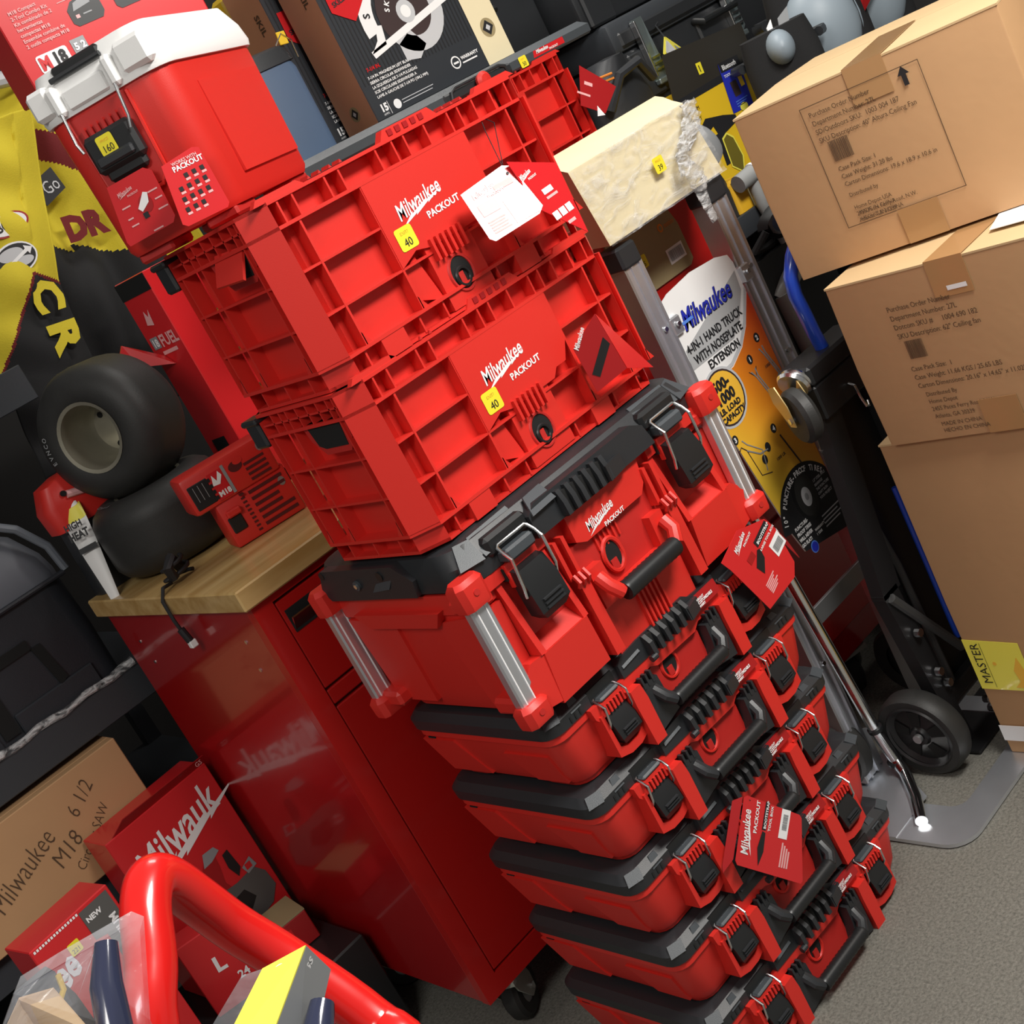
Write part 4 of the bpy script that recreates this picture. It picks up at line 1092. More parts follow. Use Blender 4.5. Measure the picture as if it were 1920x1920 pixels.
def jacket():
    t = thing('racing_jacket', 'yellow and black racing jacket with patches hanging behind the tires', 'jacket', (0, 0, 0))
    def torso(u, v):
        x = .02 + .60 * u; z = 1.30 + .83 * v
        y = 1.455 + .016 * math.sin(x * 34 + z * 5) + .010 * math.sin(x * 61 - z * 13) + .012 * math.sin(z * 17 + x * 8)
        if z > 2.0: y += (z - 2.0) * .5
        return (x, y, z)
    def mt(x, y, z):
        up = 2.036 - .88 * (x - .306)
        if z > up: return 'yellow'
        if z > up - .062 - .02 * math.sin(x * 20): return 'maroon'
        lim = 1.756 - .62 * (x - .224) + (.02 if x > .31 else 0)
        return 'yellow' if z > lim else 'blackcloth'
    cloth(torso, mt, 110, 150, 'front_panel', t)
    def xr(z): return .174 + (z - 1.45) * .145 if z < 1.664 else .205 + (z - 1.664) * .44
    def slv(u, v):
        z = 1.30 + .72 * v
        x = xr(z) - .215 + .215 * u
        y = 1.385 - .045 * math.sin(PI * min(1, u * 1.02)) + .007 * math.sin(z * 38 + x * 30) * (u < .7) + .005 * math.sin(z * 21)
        return (x, y, z)
    def ms(x, y, z):
        lim = 1.698 - .66 * (x - .142) if x > .142 else 1.698 + 1.0 * (x - .142)
        edge = abs(z - lim) < .004
        if edge: return 'maroon'
        return 'yellow' if z > lim else 'blackcloth'
    cloth(slv, ms, 60, 200, 'sleeve', t)
    d = FRONT
    m = MB()
    Y = 1.333
    dn = ((-.15, 0, -1), (1, 0, -.15))
    for dx, dz, w2, h2 in (): pass
    m.text('C', (.118, Y, 1.682), dn, .088, 'yellow', sx=1.15, bold=.05); m.text('R', (.106, Y, 1.588), dn, .088, 'yellow', sx=1.25, bold=.05); m.text('O', (.092, Y, 1.478), dn, .088, 'yellow', sx=1.2, bold=.05)
    m.build('sleeve_lettering', t, smooth=0)['label'] = 'yellow appliqued letters'
    m = MB()
    m.disc(.150, 1.812, .052, .026, (0, Y + .004, 0), d, 'cardredd', rot=0); m.disc(.150, 1.812, .047, .022, (0, Y + .004, 0), d, 'white', lift=.0014)
    m.text('BOX', (.122, Y + .004, 1.802), d, .028, 'ink', sx=.85, bold=.03, lift=.002)
    m.build('oval_badge', t, smooth=0)['label'] = 'white oval badge with black letters'
    m = MB()
    m.disc(.128, 1.742, .050, .034, (0, Y + .004, 0), d, 'white'); m.disc(.128, 1.742, .046, .030, (0, Y + .004, 0), d, 'ink', lift=.0014)
    m.disc(.120, 1.752, .030, .014, (0, Y + .004, 0), d, 'greycardl', lift=.002); m.disc(.14, 1.730, .024, .010, (0, Y + .004, 0), d, 'greycardl', lift=.002)
    m.shape([(.082, 1.728), (.155, 1.752), (.155, 1.760), (.172, 1.750), (.160, 1.738), (.158, 1.745), (.084, 1.722)], (0, Y + .004, 0), d, 'white', lift=.0026)
    m.build('arrow_badge', t, smooth=0)['label'] = 'grey oval badge with a white arrow'
    m = MB(); Y2 = 1.415
    m.slab([(.272, Y2, 1.872), (.345, Y2, 1.892), (.352, Y2, 1.838), (.290, Y2, 1.818)], (0, .002, 0), 'ink'); m.text('Go', (.302, Y2, 1.838), d, .042, 'greycardl', sx=.8, lift=.001, rot=8)
    m.build('name_patch', t, smooth=0)['label'] = 'black cloth patch with pale letters'
    m = MB(); m.text('DR', (.292, Y2, 1.728), d, .075, 'maroon', sx=.95, bold=.07, rot=-8); m.build('chest_lettering', t, smooth=0)['label'] = 'maroon letters across the chest'
    m = MB(); m.tube([(.25, 1.455, 2.06), (.33, 1.44, 2.11), (.42, 1.445, 2.10), (.50, 1.46, 2.04)], [.012, .02, .02, .012], 'greycardl', 10); m.build('collar', t)['label'] = 'pale collar'
    # hanger and rod
    m = MB(); m.tube([(.02, 1.47, 2.08), (.32, 1.475, 2.17), (.62, 1.47, 2.08)], .008, 'black', 8); m.tube([(.32, 1.475, 2.17), (.32, 1.475, 2.23), (.335, 1.475, 2.25), (.35, 1.475, 2.235)], .003, 'wire', 8); m.build('hanger', t)
    return t
jacket()

# ------------------------------------------------------------------ second red cabinet behind the hand truck
def cabinet2():
    t = thing('tool_cabinet', 'dark red rolling cabinet standing behind the aluminium hand truck', 'cabinet', (.665, .345, 0), 0)
    b = MB(); b.box(0, .47, .012, .118, .131, 1.243, 'cab', b=.004); b.build('body', t)
    for z0, z1 in ((.20, .52), (.53, .80), (.81, 1.235)):
        p = MB(); p.box(.004, .466, .0, .012, z0, z1, 'cabf', b=.003); p.build('drawer', t)
    for x, a in ((.10, 80), (.30, 70)): caster(t, x, .062, a)
    s = MB(Matrix.Translation((.045, 0, 0)))
    s.xz([(.070, 1.093), (.262, 1.093), (.276, 1.103), (.276, 1.183), (.260, 1.233), (.235, 1.240), (.06, 1.240), (.06, 1.103)], -.006, .0, 'tan')
    o = (.0, -.006, 0)
    s.rect(.208, .262, 1.116, 1.148, o, FRONT, 'white'); barcode(s, (.213, -.0063, 1.121), FRONT, .044, .022, 'greycard')
    price(s, (.136, -.0066, 1.156), FRONT, .027, '45', 'PRICE')
    s.disc(.222, 1.193, .008, .009, o, FRONT, 'orange'); s.disc(.222, 1.193, .0045, .005, o, FRONT, 'tan', lift=.0012); s.text('motion', (.234, -.0063, 1.188), FRONT, .016, 'orange', sx=.7)
    s.text('II', (.186, -.0063, 1.216), FRONT, .022, 'pen', bold=.04)
    rnd = random.Random(5)
    for k in range(7):
        x, z = .072 + .010 * (k % 3), 1.218 - .016 * k
        s.tube([(x, -.0063, z), (x + .018, -.0063, z + .010), (x + .030, -.0063, z - .006), (x + .012, -.0063, z - .022), (x + .002, -.0063, z - .004)], .0009, 'pen', 4)
    s.build('card_panel', t, smooth=0)['label'] = 'khaki card panel with barcode and price sticker'
cabinet2()

# ------------------------------------------------------------------ aluminium hand truck
def print_mat():
    m = mat('orange_gradient_print', (.8, .3, .02), 0.4)
    nt = m.node_tree; b = nt.nodes['Principled BSDF']
    tc = nt.nodes.new('ShaderNodeTexCoord'); sp = nt.nodes.new('ShaderNodeSeparateXYZ')
    ma = nt.nodes.new('ShaderNodeMath'); ma.operation = 'MULTIPLY_ADD'; ma.inputs[1].default_value = 1.3
    mr = nt.nodes.new('ShaderNodeMapRange'); mr.inputs[1].default_value = .80; mr.inputs[2].default_value = 1.36
    r = nt.nodes.new('ShaderNodeValToRGB')
    e = r.color_ramp.elements
    e[0].position = 0; e[0].color = (.90, .58, .05, 1); e[1].position = 1; e[1].color = (.62, .035, .012, 1)
    k = e.new(.45); k.color = (.80, .26, .015, 1)
    L = nt.links.new
    L(tc.outputs['Object'], sp.inputs[0]); L(sp.outputs[0], ma.inputs[0]); L(sp.outputs[2], ma.inputs[2])
    L(ma.outputs[0], mr.inputs[0]); L(mr.outputs[0], r.inputs[0]); L(r.outputs[0], b.inputs['Base Color'])
    return m
M['oprint'] = print_mat()

def hand_truck():
    t = thing('hand_truck', 'aluminium hand truck with printed card insert standing right of the red stack', 'hand truck', (.66, .20, 0))
    # local: x from the left rail, y 0 = world .20
    for x0, nm in ((-.018, 'left'), (.268, 'right')):
        r = MB()
        z1 = 1.205 if nm == 'left' else 1.215
        r.box(x0, x0 + .046, -.014, .030, .02, z1, 'alu', b=.002)
        r.box(x0 + .016, x0 + .021, -.017, -.012, .02, z1, 'alu'); r.box(x0 + .040, x0 + .048, -.018, -.010, .02, z1, 'alu')
        r.box(x0 - .003, x0 + .003, -.016, .035, .02, z1, 'alud')
        for k in range(5): r.cyl((x0 + .030, -.0145, .30 + k * .19), (x0 + .030, -.0185, .30 + k * .19), .005, 'wire', 8)
        o = r.build('rail', t); o['label'] = 'aluminium upright rail'
        c = MB(); c.box(x0 - .006, x0 + .050, -.022, .040, z1 - .01, z1 + .034, 'black', b=.005); c.build('end_cap', o)
    for z, tl in ((1.060, 0), (.372, 0), (.80, 0)):
        c = MB(); c.box(.024, .275, .004, .012, z - .020, z + .020, 'alud', b=.001)
        if z > 1:
            for s in (.026, .262):
                c.box(s, s + .030, -.020, .006, z - .024, z + .012, 'alu', b=.003); c.cyl((s + .015, -.021, z - .004), (s + .015, -.026, z - .004), .005, 'wire', 8)
        c.build('crossbar', t)
    tb = MB(); tb.tube([(-.040, -.048, .86), (-.004, -.048, .50), (.028, -.052, .12), (.034, -.062, .045), (.020, -.085, .022), (-.050, -.150, .020), (-.11, -.196, .020)], .0125, 'chrome', 16)
    for z in (.13, .045): tb.cyl((.0275 + (.004 if z < .1 else 0), -.053 - (.008 if z < .1 else 0), z), (.0285 + (.004 if z < .1 else 0), -.0535 - (.008 if z < .1 else 0), z - .008), .0165, 'grip', 14)
    tb.build('nose_tube', t)['label'] = 'bright chrome tube running onto the nose plate'
    n = MB()
    def bar(a, b2, w2, z=.006):
        a = Vector(a); b2 = Vector(b2); d = (b2 - a).normalized(); q = Vector((-d.y, d.x))
        n.xy([(a + q * w2)[:], (b2 + q * w2)[:], (b2 - q * w2)[:], (a - q * w2)[:]], z - .004, z + .004, 'alu')
    out = rrect(-.155, .30, -.315, .02, .055, 0, 6); inn = rrect(-.050, .25, -.250, -.04, .03, 0, 6)
    n.ring(out, inn, .003, .011, 'alu')
    n.xy([(-.155, -.16), (-.03, -.16), (.05, -.05), (.05, .02), (-.155, .02)], .011, .013, 'alu')
    n.slab([(-.01, .0, .012), (.062, .0, .012), (.062, .0, .10), (-.01, .0, .14)], (0, .004, 0), 'alu')
    n.build('nose_plate', t)['label'] = 'flat polished aluminium nose plate'
    for x in (-.005, .335):
        w2 = MB(); Mw = Matrix.Translation((x, .052, .088)) @ Matrix.Rotation(R(90), 4, 'Y')
        w2.lathe([(.05, -.02), (.08, -.022), (.086, -.014), (.086, .014), (.08, .022), (.05, .02)], 'rubber', 32, Mw); w2.lathe([(0, -.018), (.05, -.014), (.05, .014), (0, .018)], 'bsteel', 24, Mw)
        w2.build('wheel', t)
    # printed card insert
    P = MB()
    Y = -.010
    Q = lambda pts: [(x - .66, z) for x, z in pts]
    outl = [(.683, 1.088), (.692, 1.103), (.72, 1.112), (.80, 1.120), (.88, 1.114), (.915, 1.104), (.922, 1.085), (.922, .478), (.767, .508), (.752, .56), (.735, .66), (.708, .83), (.694, .964)]
    P.xz(Q(outl), Y, Y + .003, 'white')
    o = (-.66, Y, 0)
    S = lambda pts, m, l=.0008: P.shape(pts, o, FRONT, m, lift=l)
    S([(.922, 1.02), (.922, .478), (.767, .508), (.752, .56), (.735, .66), (.708, .83), (.698, .92), (.72, .912), (.80, .915), (.845, .935), (.88, .965)], 'oprint')
    S([(.922, 1.035), (.922, 1.024), (.882, .969), (.846, .938), (.80, .918), (.72, .915), (.697, .925), (.697, .932), (.72, .921), (.798, .925), (.842, .945), (.878, .977)], 'greycardl', .0011)
    S([(.697, .960), (.835, .960), (.872, .985), (.91, 1.03), (.915, 1.07), (.70, 1.00)], 'silverp', .0006)
    P.text('Milwaukee', (-.66 + .722, Y, 1.030), FRONT, .056, 'ink', sx=.66, shear=.35, bold=.03, lift=.0010); P.text('Milwaukee', (-.66 + .7205, Y, 1.0315), FRONT, .056, 'bluep', sx=.66, shear=.35, bold=.012, lift=.0016)
    P.rect(.715, .755, 1.044, 1.050, o, FRONT, 'bluel', lift=.0018)
    P.text('4-IN-1 HAND TRUCK', (-.66 + .703, Y, .990), FRONT, .024, 'ink', sx=.80, bold=.03, lift=.0012); P.text('WITH NOSEPLATE', (-.66 + .711, Y, .965), FRONT, .024, 'ink', sx=.80, bold=.03, lift=.0012); P.text('EXTENSION', (-.66 + .740, Y, .940), FRONT, .024, 'ink', sx=.80, bold=.03, lift=.0012)
    P.disc(.744, .876, .060, .062, o, FRONT, 'greycardl', .0012); P.disc(.744, .876, .055, .057, o, FRONT, 'maroonp', .0014); P.disc(.744, .876, .051, .053, o, FRONT, 'amber', .0016)
    for tx, z, s in (('500-', .894, .030), ('1000', .868, .030), ('LB. LOAD', .850, .0165), ('CAPACITY', .833, .0165)):
        P.text(tx, (-.66 + .744, Y, z), FRONT, s, 'ink', bold=.05, align='CENTER', lift=.0022, sx=.95)
    for i, (x, z) in enumerate(((.849, .905), (.893, .932), (.718, .795), (.829, .760))):
        P.disc(x, z, .0085, .010, o, FRONT, 'ink', .0012); P.text(str(i + 1), (-.66 + x, Y, z - .005), FRONT, .014, 'white', bold=.04, align='CENTER', lift=.0018)
    def mini(pts, r=.0012, m='greycard'): P.tube([(x - .66, Y - .0006, z) for x, z in pts], r, m, 4)
    mini([(.838, .882), (.846, .868), (.868, .800), (.880, .778)], .002); mini([(.852, .884), (.852, .868), (.874, .80)], .002); mini([(.832, .885), (.846, .868), (.858, .886)], .0012, 'maroonp')
    mini([(.885, .910), (.893, .895), (.915, .830)], .002); mini([(.897, .912), (.899, .895), (.919, .835)], .002)
    mini([(.716, .770), (.724, .775), (.735, .762), (.745, .700), (.775, .690)], .0014, 'maroonp'); mini([(.735, .762), (.765, .738), (.79, .735)], .002); mini([(.733, .785), (.742, .772), (.775, .742), (.765, .700)], .0016)
    for x, z in ((.770, .722), (.792, .738)): P.disc(x, z, .008, .010, o, FRONT, 'ink', .0016)
    mini([(.838, .740), (.85, .70), (.862, .66)], .0022, 'maroonp')
    for x, z in ((.880, .868), (.800, .700)):
        P.text('1000 LB.', (-.66 + x, Y, z), FRONT, .009, 'maroonp', bold=.03, lift=.0012); P.rect(x, x + .026, z - .006, z - .004, o, FRONT, 'maroonp'); P.rect(x, x + .022, z - .010, z - .008, o, FRONT, 'maroonp')
    n2 = 26; cx, cz, rx, rz = .836, .538, .110, .128
    arc = [(cx + rx * math.cos(R(168 - i * (168 - 38) / n2)), cz + rz * math.sin(R(168 - i * (168 - 38) / n2))) for i in range(n2 + 1)]
    S([(.767, .508), (.752, .56)] + [a for a in arc if a[0] < .922] + [(.922, arc[-1][1] - .0), (.922, .478)], 'ink', .0013)
    txt = '10" PUNCTURE-PROOF TIRES'
    for i, ch in enumerate(txt):
        a = 160 - i * 4.9
        P.text(ch, (-.66 + cx + (rx - .018) * math.cos(R(a)), Y, cz + (rz - .02) * math.sin(R(a))), FRONT, .0165, 'white', rot=a - 90, bold=.03, sx=.8, lift=.0020)
    P.disc(.831, .600, .036, .052, o, FRONT, 'grip', .0018); P.disc(.831, .600, .030, .044, o, FRONT, 'rubber', .0022); P.disc(.833, .598, .015, .021, o, FRONT, 'greycardl', .0026); P.disc(.833, .598, .006, .008, o, FRONT, 'greycard', .003)
    tlines(P, ['PUNCTURE-', 'PROOF TIRES', 'WILL NEVER', 'GO FLAT!'], (-.66 + .762, Y, .556), FRONT, .0105, 'white', 1.2, sx=.8, bold=.04, lift=.002)
    tlines(P, ['1.5" STEEL AXLE', 'BEARINGS', 'THE PUNCTURE', 'CAN\'T RUIN', 'YOUR PROJECT'], (-.66 + .868, Y, .610), FRONT, .008, 'greycardl', 1.25, sx=.8, bold=.03, lift=.002)
    for k in range(4): P.rect(.850, .915 - .01 * (k % 2), .538 - k * .008, .541 - k * .008, o, FRONT, 'greycardl', lift=.002)
    tlines(P, ['WARRANTY', '1 YEAR'], (-.66 + .815, Y, .525), FRONT, .008, 'white', 1.2, sx=.8, bold=.03, lift=.002)
    P.disc(.795, .502, .012, .013, o, FRONT, 'bluel', .002); P.disc(.795, .502, .010, .0105, o, FRONT, 'bluep', .0026)
    P.build('card_insert', t, smooth=0)['label'] = 'printed card insert, white above orange above black'
hand_truck()

# ------------------------------------------------------------------ shrink wrapped cream carton
def wrapped():
    t = thing('wrapped_carton', 'cream carton in clear wrap resting on top of the aluminium hand truck', 'box', (.62, .175, 1.2505))
    b = MB()
    F = [(.006, .0, .0), (.366, .0, .0), (.345, .005, .150), (-.006, .005, .150)]
    K = [(.055, .145, .0), (.440, .145, .0), (.445, .150, .176), (.065, .150, .176)]
    b.add(F + K, [(0, 1, 2, 3), (5, 4, 7, 6), (1, 5, 6, 2), (4, 0, 3, 7), (4, 5, 1, 0)], 'cream')
    # slightly bulging top flaps
    b.loft([[(-.006, .005, .150), (.345, .005, .150)], [(.010, .05, .162), (.372, .05, .160)], [(.04, .10, .172), (.41, .10, .170)], [(.065, .150, .176), (.445, .150, .176)]], 'cream', (0, 0), closed=False)
    b.build('carton', t)
    # crinkled wrap: a fine sheet just clear of the front, folded over the top edge
    rnd = random.Random(11)
    w = MB(); nu, nv = 44, 26; vs = []
    for j in range(nv + 1):
        v = j / nv
        for i in range(nu + 1):
            u = i / nu
            x0, x1 = (.003 + (-.010 - .003) * v, .370 + (.350 - .370) * v)
            cr = .0022 * math.sin(u * 40 + v * 13) + .002 * math.sin(v * 34 - u * 22) + rnd.uniform(0, .0012)
            vs.append((x0 + (x1 - x0) * u, -.006 - abs(cr) + .005 * v, -.002 + .155 * v))
    w.v = vs; i0 = w.mi('film')
    for j in range(nv):
        for i in range(nu):
            a = j * (nu + 1) + i; w.f.append((a, a + 1, a + nu + 2, a + nu + 1)); w.fm.append(i0)
    w.build('wrap_film', t, smooth=50)
    g = MB()
    def strand(pts, ws, seed):
        r2 = random.Random(seed); secs = []
        for p, ww in zip(pts, ws):
            secs.append([(p[0] + ww * math.cos(2 * PI * k / 11) * r2.uniform(.7, 1.25), p[1] - .004 + .35 * ww * math.sin(2 * PI * k / 11) * r2.uniform(.6, 1.3), p[2] + r2.uniform(-.003, .003)) for k in range(11)])
        g.loft(secs, 'filmw', (1, 1))
    # bunched tail running from the top right to below the carton
    pts = [(.335, -.012, .150), (.325, -.014, .120), (.300, -.018, .100), (.270, -.022, .082), (.240, -.026, .070), (.236, -.030, .050), (.248, -.032, .030), (.250, -.030, .008), (.247, -.028, -.020), (.252, -.026, -.050), (.258, -.024, -.072)]
    ws = [.022, .026, .030, .026, .018, .022, .026, .020, .014, .011, .010]
    P2 = []; W2 = []
    for i in range(len(pts) - 1):
        for k in range(4):
            f = k / 4; P2.append(tuple(pts[i][q] + (pts[i + 1][q] - pts[i][q]) * f for q in range(3))); W2.append(ws[i] + (ws[i + 1] - ws[i]) * f)
    strand(P2, W2, 4)
    g.build('wrap_tail', t, smooth=20)['label'] = 'bunched tail of clear wrap hanging down the front'
    s = MB(); price(s, (.196, -.0125, .078), FRONT, .030, '39', 'PRICE'); s.build('price_sticker', t, smooth=0)['label'] = 'yellow price sticker under the wrap'
wrapped()

# ------------------------------------------------------------------ brown shipping cartons
def carton(name, label, loc, rz, w2, d, h, printer, tape=True):
    t = thing(name, label, 'box', loc, rz, 'brown shipping cartons stacked at the right')
    b = MB()
    e = .004
    b.loft([rrect(0, w2, 0, d, e, 0, 2), rrect(-.002, w2 + .002, -.003, d, e, h * .5, 2), rrect(0, w2, 0, d, e, h - .004, 2)], 'carton')
    # top flaps: two slightly lifted leaves with a dark slot along the edge
    b.box(.001, w2 - .001, .0, .005, h - .004, h - .0015, 'pen')
    b.slab([(0, -.001, h - .0005), (w2, -.001, h - .0005), (w2, d * .5, h + .004), (0, d * .5, h + .004)], (0, 0, -.0035), 'cartonl')
    b.slab([(0, d * .505, h + .004), (w2, d * .505, h + .004), (w2, d, h - .0005), (0, d, h - .0005)], (0, 0, -.0035), 'cartonl')
    printer(b, (0, -.0035, 0))
    b.build('carton', t)
    if tape:
        k = MB(); x = w2 * tape
        k.slab([(x - .035, -.0036, h * .80), (x + .035, -.0036, h * .80), (x + .035, -.0016, h + .0012), (x - .035, -.0016, h + .0012)], (0, .0008, 0), 'tapec')
        k.slab([(x - .035, -.0016, h + .0012), (x + .035, -.0016, h + .0012), (x + .035, d * .5, h + .0052), (x - .035, d * .5, h + .0052)], (0, 0, .0006), 'tapec')
        k.build('packing_tape', t, smooth=0)['label'] = 'strip of brown packing tape'
        k = MB(); k.slab([(x - .035, -.0036, h * .0), (x + .035, -.0036, h * .0), (x + .035, -.0046, h * .20), (x - .035, -.0046, h * .20)], (0, .0008, 0), 'tapec')
        k.build('packing_tape', t, smooth=0)['label'] = 'strip of brown packing tape'
    return t
SHIP = ['Purchase Order Number', 'Department Number: 27L', 'SD/Outdoors SKU:  1003 004 187', 'SKU Description: 40" Altura Ceiling Fan']
def pr1(b, o):
    def ln(x0, x1, z0, z1): b.rect(x0, x1, z0, z1, o, FRONT, 'pen')
    X0, X1, Z0, Z1 = .118, .330, .062, .282
    ln(X0, X1, Z0, Z0 + .0012); ln(X0, X1, Z1 - .0012, Z1); ln(X0, X0 + .0012, Z0, Z1); ln(X1 - .0012, X1, Z0, Z1)
    z = .262
    tlines(b, SHIP, (.130, o[1], z), FRONT, .0125, 'pen', 1.22, sx=.86)
    barcode(b, (.142, o[1], .178), FRONT, .036, .036, 'pen')
    tlines(b, ['Case Pack Size: 1', 'Case Weight: 31.20 lbs', 'Carton Dimensions: 19.6 x 18.9 x 10.6 in'], (.142, o[1], .160), FRONT, .0115, 'pen', 1.22, sx=.86)
    tlines(b, ['Distributed by', '', 'Home Depot USA', '2455 Paces Ferry Road, N.W.', 'Atlanta, GA 30339'], (.142, o[1], .112), FRONT, .0105, 'pen', 1.1, sx=.86)
    tlines(b, ['MADE IN CHINA', 'HECHO EN CHINA'], (.146, o[1], .078), FRONT, .010, 'pen', 1.15, sx=.9)
    b.shape([(.297, .250), (.305, .250), (.305, .268), (.311, .268), (.301, .282), (.291, .268), (.297, .268)], o, FRONT, 'ink', lift=.0012)
def pr2(b, o):
    tlines(b, ['Purchase Order Number', 'Department Number: 27L', 'Dotcom SKU #     1004 690 182', 'SKU Description: 62" Ceiling fan'], (.104, o[1], .248), FRONT, .0135, 'pen', 1.25, sx=.88)
    barcode(b, (.112, o[1], .158), FRONT, .034, .034, 'pen', 24)
    tlines(b, ['Case Pack Size:  1', 'Case Weight: 11.66 KGS / 25.65 LBS', 'Carton Dimensions: 20.16" x 14.65" x 11.02"'], (.104, o[1], .135), FRONT, .0125, 'pen', 1.3, sx=.88)
    tlines(b, ['Distributed By', 'Home Depot', '2455 Paces Ferry Road, N.W.', 'Atlanta, GA 30339'], (.112, o[1], .085), FRONT, .0115, 'pen', 1.25, sx=.88)
    tlines(b, ['MADE IN CHINA', 'HECHO EN CHINA'], (.118, o[1], .026), FRONT, .011, 'pen', 1.15, sx=.95)
    b.rect(.226, .262, .262, .270, o, FRONT, 'white')
def pr3(b, o): pass
carton('shipping_carton', 'lowest tall plain brown carton on the carpet with a yellow MASTER label', (.785, -.068, .0125), -90, .55, .50, .700, pr3, 0)
carton('shipping_carton', 'middle brown carton printed 62 inch Ceiling fan, under the top carton', (.766, -.110, .7165), -89, .56, .48, .315, pr2, .42)
carton('shipping_carton', 'top brown carton with a black printed up arrow in a frame', (.822, -.030, 1.0405), -75.5, .468, .46, .312, pr1, .52)
M3 = Matrix.Translation((.785, -.068, .0125)) @ Matrix.Rotation(R(-90), 4, 'Z')
lab = MB(M3)
lab.slab([(.0, -.0040, .270), (.115, -.0040, .262), (.115, -.0040, .152), (-.004 + .004, -.0040, .155)], (0, .0006, 0), 'yelb')
lab.text('MASTER', (.030, -.0042, .168), ((0, 0, 1), (-1, 0, 0)), .026, 'ink', bold=0); lab.rect(.034, .0348, .160, .262, (0, -.0041, 0), FRONT, 'ink'); lab.disc(.050, .215, .004, .004, (0, -.0041, 0), FRONT, 'amber')
lab.shape([(.075, .16), (.09, .175), (.085, .20), (.10, .23), (.108, .20), (.11, .16)], (0, -.0041, 0), FRONT, 'amber')
mo = [o for o in bpy.data.objects if o.name.startswith('shipping_carton')][0]
lo = lab.build('paper_label', mo, smooth=0); lo.matrix_parent_inverse = M3.inverted(); lo['label'] = 'yellow paper label reading MASTER'
tp = MB(M3); tp.slab([(.0, -.0036, .030), (.20, -.0036, .030), (.20, -.0036, .066), (.0, -.0036, .066)], (0, .0006, 0), 'white')
to = tp.build('packing_tape', mo, smooth=0); to.matrix_parent_inverse = M3.inverted(); to['label'] = 'band of white tape'
sl = MB(); sl.slab([(.835, -.400, 1.0375), (.960, -.365, 1.0375), (.985, -.52, 1.0375), (.84, -.54, 1.0375)], (0, 0, .0012), 'white'); sl.rect(.86, .95, -.50, -.46, (0, 0, 1.0388), ((1, 0, 0), (0, 1, 0)), 'greycardl')
tag(sl.build('shipping_slip', smooth=0), 'white shipping slip on the lid of the middle carton', 'paper')

